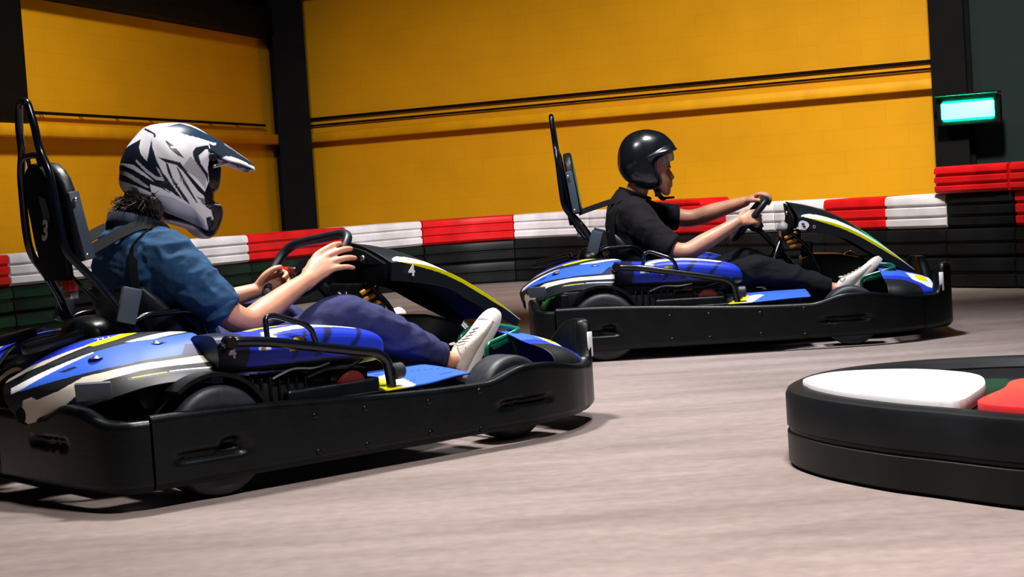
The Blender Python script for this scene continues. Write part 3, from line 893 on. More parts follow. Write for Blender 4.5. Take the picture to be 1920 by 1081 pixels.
    for i, (x, z, hw, lip) in enumerate(pc):
        a = pc[min(i + 1, len(pc) - 1)] - pc[max(i - 1, 0)]
        d = nrm((a[0], 0, a[1])); up = np.array((-d[2], 0, d[0])) * (1 if d[0] < 0 else 1)
        up = np.array((d[2], 0, -d[0])) if d[0] < 0 or True else up
        for k in range(NN):
            t = -1 + 2 * k / (NN - 1)
            w = hw * math.sin(t * math.pi / 2) if abs(t) < 1 else hw * t
            h = lip * abs(t) ** 3.2
            v.append((x + up[0] * h, w, z + up[2] * h))
    o = mesh('seat', v, grid_faces(len(pc), NN), M['pad'], K)
    so = o.modifiers.new('t', 'SOLIDIFY'); so.thickness = .008; so.offset = 0
    # --- roll hoop and head support
    def up(s): return mir([(.166, -.030, 1.176), (.172, -.058, 1.10), (.178, -.062, 1.03), (.186, -.105, .965), (.196, -.125, .80), (.205, -.128, .72), (.30, -.165, .60), (.352, -.205, .50), (.42, -.225, .40), (.45, -.22, .30)], s)
    R, L = up(1), up(-1)
    hoop = tube('roll_hoop', [tuple(p) for p in R[::-1]] + [(.165, 0.0, 1.183)] + [tuple(p) for p in L], .0125, M['tube'], K, 12, fil=.05)
    tube('cross_bar', fillet([(.186, -.10, .960), (.180, -.07, 1.012), (.179, 0, 1.018), (.180, .07, 1.012), (.186, .10, .960)], .03), .010, M['tube'], hoop, 10)
    tube('inner_bar', [(.182, .035, 1.015), (.21, .05, .86), (.228, .07, .66), (.30, .12, .56)], .007, M['tube'], hoop, 8, fil=.05)
    tube('inner_bar', [(.182, -.035, 1.015), (.21, -.05, .86), (.228, -.07, .66), (.30, -.12, .56)], .007, M['tube'], hoop, 8, fil=.05)
    tilt = Matrix.Translation((.215, 0, .80)) @ Matrix.Rotation(math.radians(-7.5), 4, 'Y')
    # back plate (y,z) with a rounded top
    pl = [(-.085, -.17), (.085, -.17), (.10, -.05), (.095, .10)] + [(.095 * math.cos(t), .10 + .095 * math.sin(t)) for t in np.linspace(.2, math.pi - .2, 9)] + [(-.095, .10), (-.10, -.05)]
    bp = prism('back_plate', pl, 'x', -.012, .012, M['matte'], hoop, .005); bp.data.transform(tilt)
    gs = flat_poly('number_ground', [(-.0135, -.058, .012), (-.0135, -.050, .085), (-.0135, -.005, .095), (-.0135, -.012, .012)], M['greybox'], hoop, .001); gs.data.transform(tilt)
    pd = [(-.115, -.12), (.115, -.12), (.122, .06)] + [(.115 * math.cos(t), .085 + .105 * math.sin(t)) for t in np.linspace(.15, math.pi - .15, 9)] + [(-.122, .06)]
    hp = prism('head_pad', pd, 'x', .020, .062, M['pad'], hoop, .016, 3); hp.data.transform(tilt)
    for s in (1, -1):
        b = bevel_box('pad_wing', .020, .055, -.014, .014, -.115, .095, M['greybox'], hoop, .006, 2, tilt @ Matrix.Translation((.0, -.142 * s, .0)) @ Matrix.Rotation(-.12 * s, 4, 'X'))
        for zz in (.07, -.10):
            v, f = lathe_g([(0, -.008), (.007, -.008), (.007, .006), (0, .006)], 10, 'y', (.03, -.160 * s, zz)); bo = mesh('bolt', v, f, M['steel'], hoop); bo.data.transform(tilt)
        bx = bevel_box('belt_reel', -.030, .030, -.013, .013, -.055, .055, M['greybox'], hoop, .007, 2, Matrix.Translation((.352, -.222 * s, .545)) @ Matrix.Rotation(.30, 4, 'Y') @ Matrix.Rotation(-.25 * s, 4, 'Z'))
        tube('seat_handle', mir([(.35, -.222, .49), (.40, -.225, .512), (.545, -.228, .513), (.585, -.232, .49), (.61, -.24, .40)], s), .010, M['tube'], K, 10, fil=.03)
        tube('hoop_stay', mir([(.36, -.21, .49), (.42, -.25, .37), (.43, -.26, .28)], s), .011, M['tube'], hoop, 8)
    bevel_box('rear_light', .255, .285, -.028, .028, .595, .640, M['red'], hoop, .006)
    bevel_box('light_base', .258, .288, -.022, .022, .570, .594, M['steel'], hoop, .005)
    v, f = inflate_g([(-.08, -.08), (-.06, .05), (0, .075), (.05, .06), (.08, -.02), (.05, -.10)], .12, lambda a: 2.6, 10, 50)
    mesh('fuel_tank', [(p[0] + .32, p[1], p[2] + .44) for p in v], f, M['plastic'], K)
    # --- dash fairing
    cr = [(1.341, .600), (1.392, .598), (1.50, .578), (1.60, .543), (1.70, .492), (1.81, .424), (1.91, .352)]
    lo = [(1.333, .540), (1.400, .532), (1.50, .514), (1.59, .490), (1.69, .434), (1.80, .375), (1.895, .328)]
    cr = catmull(cr, 34); lo = catmull(lo, 34); n = len(cr)
    G = []
    for i in range(n):
        u = i / (n - 1); yc = .20 - .035 * u; ridge = .068 * (1 - u) ** 1.1 + .008
        back = -.045 * (1 - smooth01(u, 0, .25))
        row = []
        for t in np.linspace(0, 1, 46):
            row.append((lo[i][0] * (1 - t) + cr[i][0] * t, -(yc + .004), lo[i][1] * (1 - t) + cr[i][1] * t))
        for t in np.linspace(0, 1, 67)[1:-1]:
            yy = -yc + 2 * yc * t; w = 1 - abs(2 * t - 1)
            row.append((cr[i][0] + back * w, yy, cr[i][1] + ridge * (1 - (1 - w) ** 1.6)))
        for t in np.linspace(1, 0, 46):
            row.append((lo[i][0] * (1 - t) + cr[i][0] * t, (yc + .004), lo[i][1] * (1 - t) + cr[i][1] * t))
        G.append(row)
    G = np.array(G)
    uu, vv = np.meshgrid(np.linspace(0, 1, n), np.arange(G.shape[1]) * 52.0 / (G.shape[1] - 1), indexing='ij')
    v2 = np.where(vv < 26, vv, 52 - vv)                # mirror: 0 skirt bottom .. 15 crease .. 26 ridge
    P2 = np.c_[uu.ravel(), v2.ravel()]
    cols = paint(P2, (0.006, 0.009, 0.013), [
        ([(.06, 15.6), (.20, 17.6), (.45, 18.2), (.75, 18.4), (1.01, 18.5), (1.01, 14), (.75, 13.2), (.5, 13.2), (.3, 14.0), (.15, 15.2)], WHT),
        ([(.14, 15.3), (.3, 15.2), (.5, 15.0), (.86, 15.2), (.93, 13.8), (.80, 11.8), (.5, 11.2), (.3, 12.4)], YEL)])
    fa = grid_obj('dash_fairing', G, M['fairing'], K, cols, .006, M['matte'])
    # dash face closing the rear of the fairing
    dash = [(-.197, .545), (-.197, .600), (-.10, .645), (0, .667), (.10, .645), (.197, .600), (.197, .545), (.06, .50), (-.06, .50)]
    dp = prism('dash_panel', dash, 'x', -.006, .006, M['matte'], fa, .003)
    for vtx in dp.data.vertices: vtx.co.x += 1.318 - .028 * (1 - abs(vtx.co.y) / .2)
    v, f = lathe_g([(0, -.012), (.010, -.012), (.010, 0), (0, 0)], 14, 'x', (1.300, -.10, .62)); mesh('dash_screw', v, f, M['steel'], fa)
    # --- steering support, column, wiring loom block
    tube('steering_column', [(1.120, 0, .598), (1.25, 0, .450), (1.47, 0, .16)], .014, M['dsteel'], K, 10)
    for s in (1, -1):
        tube('column_stay', mir([(1.27, -.02, .50), (1.22, -.10, .40), (1.20, -.15, .24), (1.22, -.16, .08)], s), .012, M['tube'], K, 10, fil=.06)
        tube('fairing_stay', mir([(1.30, -.10, .54), (1.40, -.10, .44), (1.45, -.09, .30), (1.45, -.09, .10)], s), .009, M['tube'], K, 8, fil=.05)
    lb = bevel_box('steering_block', 1.265, 1.365, -.085, .085, .435, .535, M['gloss'], K, .012)
    for i, (za, zb2) in enumerate(((.512, .533), (.488, .506), (.462, .480))):
        bevel_box('orange_bar', -.034, .034, -.006, .006, -.008, .008, M['orange'], lb, .003, 1, Matrix.Translation((1.312 + .012 * i, -.089, (za + zb2) / 2 - .01)) @ Matrix.Rotation(-.42 + .1 * i, 4, 'Y'))
    v, f = lathe_g([(0, .048), (.014, .040), (.026, .030), (.032, .014), (.033, 0), (0, 0)], 24, 'z', (1.280, -.035, .536)); mesh('white_cap', v, f, M['greycap'], lb)
    v, f = lathe_g([(0, .035), (.030, .035), (.034, .030), (.030, -.02), (.026, -.05), (0, -.05)], 20, 'z', (1.39, -.02, .44)); mesh('gaiter', v, f, M['rubber'], lb, auto=40)
    # centre tunnel
    tn = [(1.36, .07), (1.36, .40), (1.40, .415), (1.55, .405), (1.66, .375), (1.76, .30), (1.80, .20), (1.80, .07)]
    prism('centre_tunnel', tn, 'y', -.10, .10, M['plastic'], K, .012, 3)
    # --- nose panel between the front wheels
    rows = []
    for y in (-.600, -.590, -.545, -.44, -.32, -.12, .12, .32, .44, .545, .590, .600):
        a = abs(y); w = smooth01(a, .30, .56); q = smooth01(a, .15, .6)
        sk = -.085 if a > .595 else (-.030 if a > .57 else 0.0)
        cs = [(1.70, .330, .055, .600, 1), (1.78, .318, .052, .595, 1), (1.86, .297, .045, .535, .8), (1.915, .280, .042, .480, .4), (1.948, .257, .030, .435, .3), (1.966, .17, 0, .415, 0)]
        rows.append([(x, y * (1 - (1 - ym / .6) * q), z - d * w + sk * k) for x, z, d, ym, k in cs])
    G = surf(rows, 18, 24); nu, nv = G.shape[:2]
    P2 = np.c_[G.reshape(-1, 3)[:, 0], np.abs(G.reshape(-1, 3)[:, 1])]
    cols = paint(P2, BLUE, [([(1.6, .1), (1.86, .1), (1.86, .40), (1.6, .44)], LBLUE), ([(1.82, .33), (1.86, .30), (1.93, .30), (1.96, .42), (1.90, .46), (1.84, .42)], WHT), ([(1.86, .33), (1.91, .32), (1.92, .37), (1.87, .40)], YEL),
                            ([(1.5, .475), (1.80, .475), (1.86, .50), (1.885, .56), (1.87, .66), (1.5, .66)], BLK), ([(1.93, .44), (2.0, .33), (2.02, .36), (1.97, .46)], YEL), ([(1.92, .42), (1.99, .31), (2.0, .33), (1.94, .44)], WHT), ([(1.96, .0), (2.0, .0), (2.0, .25), (1.97, .28)], NAVY)])
    no = grid_obj('nose_panel', G, M['body'], K, cols, .006)
    # --- pedals and heel plates
    for s in (1, -1):
        p = tube('pedal', mir([(1.60, -.185, .20), (1.615, -.185, .315), (1.665, -.185, .345), (1.735, -.19, .350), (1.775, -.21, .345), (1.775, -.32, .335), (1.75, -.342, .330), (1.625, -.342, .300), (1.612, -.342, .285), (1.615, -.335, .235)], s), .0085, M['green'], K, 10, fil=.02)
        prism('pedal_web', [(1.625, .292), (1.75, .322), (1.745, .306), (1.64, .276)], 'y', -.346 * s - .003, -.346 * s + .003, M['green'], p, .001, 1)
        tube('pedal_arm', mir([(1.775, -.265, .34), (1.81, -.265, .24), (1.79, -.265, .10)], s), .009, M['green'], p, 8, fil=.03)
        prism('heel_plate', [(1.53, .07), (1.60, .07), (1.605, .20), (1.585, .235), (1.565, .235)], 'y', -.43 * s - .004, -.43 * s + .004, M['steel'], K, .001, 1)
    return K

def steering_wheel(K, rot, name='steering_wheel'):
    """D-shaped wheel; rot = turn about the column"""
    c = V3((1.115, 0, .602)); up = nrm((.67, 0, .74)); y = V3((0, 1, 0)); nn = V3((-.74, 0, .67))
    a = up * math.cos(rot) + y * math.sin(rot); b = -up * math.sin(rot) + y * math.cos(rot)
    half = [(.128, 0), (.128, .08), (.122, .145), (.092, .178), (.03, .184), (-.04, .170), (-.098, .125), (-.118, .055), (-.120, 0)]
    rim = half + [(p, -q) for p, q in half[-2:0:-1]]
    P = [c + a * p + b * q for p, q in rim]
    v, f = tube_g(catmull(P, 5, True), .0165, 12, True); w = mesh(name, v, f, M['pad'], K)
    for (p, q) in ((.02, .172), (.02, -.172), (-.115, .0)):
        e = c + a * p + b * q
        v, f = tube_g([c - nn * .02 + (e - c) * .12, (c - nn * .02 + e) / 2, e], [.016, .011, .012], 8); mesh('spoke', v, f, M['red'], w)
        v, f = tube_g([c - nn * .008 + (e - c) * .2, (c - nn * .004 + e) / 2 + nn * .006], .004, 6); mesh('spoke_bolt', v, f, M['steel'], w)
    v, f = lathe_g([(0, .03), (.030, .03), (.036, .022), (.036, -.03), (.022, -.06), (0, -.06)], 22, 'z')
    mt = Matrix(((a[0], b[0], nn[0], c[0] - nn[0] * .02), (a[1], b[1], nn[1], c[1] - nn[1] * .02), (a[2], b[2], nn[2], c[2] - nn[2] * .02), (0, 0, 0, 1)))
    hb = mesh('hub', v, f, M['gloss'], w, auto=40); hb.data.transform(mt)
    return w

K1P = ((-1.56975, 5.19187, 0.0), .67910); K2P = ((.08808, 8.76463, 0.0), -.07505)
kart1 = build_kart()
kart2 = copy_tree(kart1)
kart1.location, kart1.rotation_euler = K1P[0], (0, 0, K1P[1])
kart2.location, kart2.rotation_euler = K2P[0], (0, 0, K2P[1])
tag(kart1, 'blue and black rental go-kart marked 4, nearer, driven by the silver helmet driver', 'go-kart', 'rental go-karts')
tag(kart2, 'blue and black rental go-kart ahead, driven by the black helmet driver', 'go-kart', 'rental go-karts')
steering_wheel(kart1, math.radians(8)); steering_wheel(kart2, 0.0)
def child(k, n): return [c for c in k.children if c.name.split('.')[0] == n][0]
# the further kart's fairing sits a touch lower at its tip
f2 = child(kart2, 'dash_fairing')
pv = Vector((1.34, 0, .58)); f2.matrix_local = Matrix.Translation(pv) @ Matrix.Rotation(math.radians(4.2), 4, 'Y') @ Matrix.Translation(-pv)
bpy.data.objects.remove([c for c in child(kart1, 'steering_block').children if c.name.startswith('white_cap')][0])
# numbers and marks
f1 = child(kart1, 'dash_fairing'); h1 = child(kart1, 'roll_hoop'); h2 = child(kart2, 'roll_hoop')
text('number', '4', .052, (1.415, -.2105, .566), (1, 0, -.03), (0, 0, 1), M['decal'], f1, .0015)
tl = math.radians(-7.5)
text('number', '3', .085, (.1865, -.038, .785), (0, -1, 0), (math.sin(tl) * -1, 0, math.cos(tl)), M['cdecal'], h1, .003)
text('number', '3', .085, (.1865, -.038, .785), (0, -1, 0), (math.sin(tl) * -1, 0, math.cos(tl)), M['cdecal'], h2, .003)
for k in (kart1,):
    sc = child(k, 'side_cover'); text('number', '4', .046, (.476, -.6055, .398), (1, -.16, 0), (0, 0, 1), M['cdecal'], sc, .001)
    rp = child(k, 'rear_pod'); text('lettering', 'TU', .034, (.235, -.268, .4565), (.80, -.45, .12), (.4, .80, .25), M['cdecal'], rp, .0005)
# pale emblem on the further kart's fairing: rounded blob with two dark holes
def emblem(par):
    y = -.2105
    pts = [(1.366 + .026 * math.cos(t) * (1 + .08 * math.cos(3 * t)), y, .563 + .023 * math.sin(t) * (1 + .06 * math.sin(4 * t))) for t in np.linspace(0, 2 * math.pi, 22, endpoint=False)]
    e = flat_poly('emblem', pts, M['decal'], par, -.0015)
    for (dx, dz) in ((-.002, .006), (.004, -.006)):
        flat_poly('emblem_hole', [(1.366 + dx + .0075 * math.cos(t), y - .002, .563 + dz + .005 * math.sin(t)) for t in np.linspace(0, 2 * math.pi, 12, endpoint=False)], M['blackd'], par, -.001)
    flat_poly('emblem_bar', [(1.333, y, .548), (1.352, y, .540), (1.354, y, .546), (1.335, y, .555)], M['decal'], par, -.0015)
    v, f = tube_g([(1.418 + .006 * math.cos(t), y - .001, .556 + .006 * math.sin(t)) for t in np.linspace(0, 2 * math.pi, 16, endpoint=False)], .0018, 6, True); mesh('ring_mark', v, f, mat('pink_decal', (.6, .25, .3), .5), par)
emblem(f2)

# ---------------------------------------------------------------- drivers (built in the kart's frame)
M['denim'] = cloth('denim_shirt', (0.018, 0.060, 0.135)); M['denim_dark'] = cloth('dark_collar', (0.005, 0.010, 0.022))
M['navy'] = cloth('navy_trousers', (0.030, 0.033, 0.105)); M['tee'] = cloth('black_tee', (0.0075, 0.0068, 0.0095)); M['blackjean'] = cloth('black_trousers', (0.0025, 0.0040, 0.0065))
M['canvas'] = mat('cream_canvas', (0.60, 0.52, 0.46), 0.8, noise_amt=0.12, nscale=40, bump=0.2, bscale=150)
M['canvas2'] = mat('white_canvas', (0.66, 0.64, 0.60), 0.8, noise_amt=0.10, nscale=40, bump=0.2, bscale=150)
M['sole'] = mat('rubber_sole', (0.62, 0.57, 0.53), 0.6)
M['lace'] = mat('lace', (0.50, 0.45, 0.42), 0.8)

def rings_g(rows, seg=30, e=0.85):
    """torso: rows (x, z, half depth, half width); ring planes stand square to the spine"""
    R = catmull(rows, 5); v = []
    for i, (x, z, dp, wd) in enumerate(R):
        a = R[min(i + 1, len(R) - 1)] - R[max(i - 1, 0)]; d = nrm((a[0], 0, a[1])); q = np.array((d[2], 0, -d[0]))
        for k in range(seg):
            t = 2 * math.pi * k / seg; c, s = math.cos(t), math.sin(t)
            v.append(np.array((x, 0, z)) + q * dp * math.copysign(abs(c) ** e, c) + np.array((0, wd * math.copysign(abs(s) ** e, s), 0)))
    n = len(R)
    f = [(i * seg + k, i * seg + (k + 1) % seg, (i + 1) * seg + (k + 1) % seg, (i + 1) * seg + k) for i in range(n - 1) for k in range(seg)]
    f += [tuple(range(seg))[::-1], tuple((n - 1) * seg + k for k in range(seg))]
    return v, f

def hand_g(w, fwd, back, thumb, curls, spread=0.06, th_curl=0.5, size=1.0, dev=0.0, th_in=0.0):
    """w wrist, fwd to the knuckles, back = normal of the hand's back, thumb = side the thumb is on; curls per finger (3 joint angles)"""
    f = nrm(fwd); b = nrm(V3(back) - f * (V3(back) @ f)); l = V3(thumb); l = nrm(l - f * (l @ f) - b * (l @ b)); w = V3(w)
    parts = []
    z = size
    # palm: flattened limb from the wrist to the knuckles
    parts.append(limb_g([w - f * .02 * z, w + f * .015 * z, w + f * .05 * z + l * .002, w + f * .078 * z], np.array([.019, .017, .0155, .0125]) * z, 16, ref=b, RB=np.array([.026, .029, .037, .038]) * z))
    offs = (.031, .0105, -.0105, -.030); lens = ((.043, .026, .021), (.047, .029, .022), (.044, .027, .021), (.034, .021, .018)); rad = (.0095, .0098, .0093, .0082); fw = (.080, .085, .080, .071)
    for k in range(4):
        p = w + f * fw[k] * z + l * offs[k] * z; ang = 0.0
        d0 = nrm(f + l * (spread * (1.5 - k) + dev))
        pts = [w + f * (fw[k] - .03) * z + l * offs[k] * .9 * z, p]
        c = curls[k] if isinstance(curls[0], (tuple, list)) else curls
        for j in range(3):
            ang += c[j]
            d = d0 * math.cos(ang) - b * math.sin(ang)
            p = p + d * lens[k][j] * z; pts.append(p)
        r = rad[k] * z
        parts.append(limb_g(pts, [r * .9, r * 1.12, r * 1.03, r * .95, r * .80], 12))
    # thumb from the side of the palm
    p0 = w + f * .018 * z + l * .020 * z - b * .004; p1 = w + f * .045 * z + l * (.043 - th_in * .6) * z - b * (.014 + th_in) * z
    d = nrm(f * .85 + l * .35 - b * (.25 + th_curl * .4)); p2 = p1 + d * .034 * z
    d = nrm(f * .95 - l * .05 - b * (.2 + th_curl)); p3 = p2 + d * .027 * z
    parts.append(limb_g([p0, p1, p2, p3], np.array([.014, .0135, .0110, .0090]) * z, 12))
    return parts

def shoe(name, heel, toe_dir, s, mu, parent, L=0.285):
    f = nrm(toe_dir); u = nrm(np.cross(f, (0, -1, 0)));
    if u[2] < 0: u = -u
    y = np.cross(u, f); heel = V3(heel)
    def W(a, b, c): return heel + f * a + y * b + u * c
    secs = [(.004, .024, .058), (.02, .032, .082), (.05, .036, .092), (.085, .037, .094), (.115, .038, .082), (.15, .041, .066), (.19, .045, .053), (.225, .045, .045), (.255, .038, .038), (.275, .024, .030)]
    S_ = catmull(secs, 4); v = []; n = 22
    for a, hw, h in S_:
        for k in range(n):
            t = 2 * math.pi * k / n; c, q = math.cos(t), math.sin(t)
            v.append(W(a, hw * math.copysign(abs(c) ** .75, c), .018 + (h - .018) / 2 + (h - .018) / 2 * math.copysign(abs(q) ** .8, q)))
    m = len(S_)
    fc = [(i * n + k, i * n + (k + 1) % n, (i + 1) * n + (k + 1) % n, (i + 1) * n + k) for i in range(m - 1) for k in range(n)] + [tuple(range(n)), tuple((m - 1) * n + k for k in range(n))]
    o = mesh(name, v, fc, mu, parent)
    # rubber sole with foxing band
    ol = []
    for a, hw in ((-.004, .012), (.006, .029), (.03, .036), (.07, .037), (.11, .038), (.15, .043), (.19, .048), (.23, .047), (.262, .036), (.282, .014)): ol.append((a, hw))
    ring = [(a, hw) for a, hw in ol] + [(a, -hw) for a, hw in ol[::-1]]
    ring = catmull(ring, 4, True); k = len(ring); v = []
    lv = [(0.0, .95), (.004, 1.0), (.022, 1.0), (.026, .97)]
    for zz, sc in lv: v += [W(.14 + (a - .14) * (.99 if sc < 1 else 1), b * sc, zz) for a, b in ring]
    fc = [(i * k + j, i * k + (j + 1) % k, (i + 1) * k + (j + 1) % k, (i + 1) * k + j) for i in range(3) for j in range(k)] + [tuple(range(k)), tuple(3 * k + j for j in range(k))]
    mesh('sole', v, fc, M['sole'], o, auto=40)
    # toe cap
    v = []; S2 = [q for q in S_ if q[0] > .222]
    for a, hw, h in S2:
        for kk in range(13):
            t = math.pi * kk / 12; c, q = math.cos(t), math.sin(t)
            v.append(W(a, (hw + .0025) * math.copysign(abs(c) ** .75, c), .02 + (h + .0025 - .02) * q ** .8))
    mesh('toe_cap', v, grid_faces(len(S2), 13), M['sole'], o)
    # laces
    for i, a in enumerate((.105, .122, .140, .158, .176)):
        h = np.interp(a, [q[0] for q in S_], [q[2] for q in S_]); 
        pts = [W(a + .012, -.026, h - .013), W(a + .008, -.013, h - .001), W(a, 0, h + .003), W(a + .006, .013, h - .001), W(a + .012, .026, h - .013)]
        v, fc = tube_g(catmull(pts, 4), .0026, 6); mesh('lace', v, fc, M['lace'], o)
    for sg in (1, -1):
        v, fc = tube_g(catmull([W(.098, 0, .093), W(.085, .018 * sg, .104), W(.092, .034 * sg, .098), W(.104, .030 * sg, .086)], 4), .0024, 6); mesh('lace', v, fc, M['lace'], o)
    return o

def ridged(amp, sc, aniso=(1, 1, 1), amp2=0.0012):
    A = Vector(aniso)
    def f(p):
        q = Vector((p[0] * A.x, p[1] * A.y, p[2] * A.z)) * sc
        return amp * (1 - 2.2 * abs(noise.noise(q + Vector((noise.noise(q * .6), 0, noise.noise(q * .6 + Vector((5, 5, 5)))))))) + amp2 * noise.noise(q * 3.1)
    return f

def leg_pts(hip, knee, ankle): return V3(hip), V3(knee), V3(ankle)

def driver(name, kp, cfg):
    root = empty(name, kp[0], kp[1])
    sp = cfg['spine']
    skin = []
    inner = [(x, z, d - .02, w - .02) for x, z, d, w in sp[:-1]] + [(sp[-1][0], sp[-1][1], .05, .05)]
    skin.append(rings_g(inner))
    hc = V3(cfg['head'])
    skin.append(limb_g([(sp[-1][0] + .005, 0, sp[-1][1] - .05), (sp[-1][0] + .035, 0, sp[-1][1] + .03), hc + (-.035, 0, -.06)], [.058, .054, .056], 18))
    for g in cfg['headparts']: skin.append(g)
    for arm in cfg['arms']:
        skin.append(limb_g(arm['pts'], arm['r'], 18)); skin += hand_g(**arm['hand'])
    for leg in cfg['legs']:
        h, k, a = leg_pts(*leg['pts'])
        skin.append(limb_g([h, (h + k) / 2, k, k + (a - k) * .35, a], [.075, .062, .048, .046, .034], 16))
        fd = nrm(leg['toe']); skin.append(limb_g([a, V3(leg['heel']) + fd * .07 + V3((-fd[2], 0, fd[0])) * .05, V3(leg['heel']) + fd * .18 + V3((-fd[2], 0, fd[0])) * .034], [.034, .030, .014], 12))
    fuse('body', skin, .0042, M['skin'], root, 5)
    # shirt
    sh = [rings_g(sp)]
    for sl in cfg['sleeves']: sh.append(limb_g(sl[0], sl[1], 20)[0:2] if sl[2] else None)
    for i, sl in enumerate(cfg['sleeves']):
        P = catmull(np.column_stack([sl[0], sl[1]]), 6); sh[1 + i] = tube_g(P[:, :3], P[:, 3], 22)
    fuse('shirt', sh, .0058, cfg['shirt'], root, 6, ridged(*cfg['wr']))
    tr = []
    hp = cfg['hip']
    tr.append(limb_g([(hp[0], -.11, hp[2]), (hp[0], 0, hp[2] - .005), (hp[0], .11, hp[2])], [.105, .118, .105], 22))
    for leg in cfg['legs']:
        P = catmull(np.array(leg['cloth'], float), 6); tr.append(tube_g(P[:, :3], P[:, 3], 24))
    fuse('trousers', tr, .0058, cfg['trouser'], root, 6, ridged(.0085, 9, (1, 1.6, 1.3), .003))
    for leg in cfg['legs']:
        c = leg['cloth']; a, b = V3(c[-2][:3]), V3(c[-1][:3]); d = nrm(b - a); r = c[-1][3]
        v, f = tube_g([b - d * .022, b - d * .004, b + d * .002], [r + .0035, r + .0045, r + .001], 24); mesh('trouser_hem', v, f, cfg['trouser'], root)
        shoe('shoe', leg['heel'], leg['toe'], 1, cfg['shoe'], root)
    for sl in cfg['sleeves']:
        a, b = V3(sl[0][-2]), V3(sl[0][-1]); d = nrm(b - a); r = sl[1][-1]
        v, f = tube_g([b - d * .024, b - d * .020, b - d * .003, b + d * .002], [r + .001, r + .0048, r + .0048, r + .001], 26); mesh('sleeve_hem', v, f, cfg['shirt'], root)
    return root

def seat_belts(K, paths):
    for P, w, side in paths: ribbon('seat_belt', P, w, side, M['belt'], K)

mm = lambda L: [(a / 1000, b / 1000) for a, b in L]

# ---- helmets
def paint_uv(V, c, s): return np.c_[V[:, 0] * c + np.abs(V[:, 1]) * s, V[:, 2]]

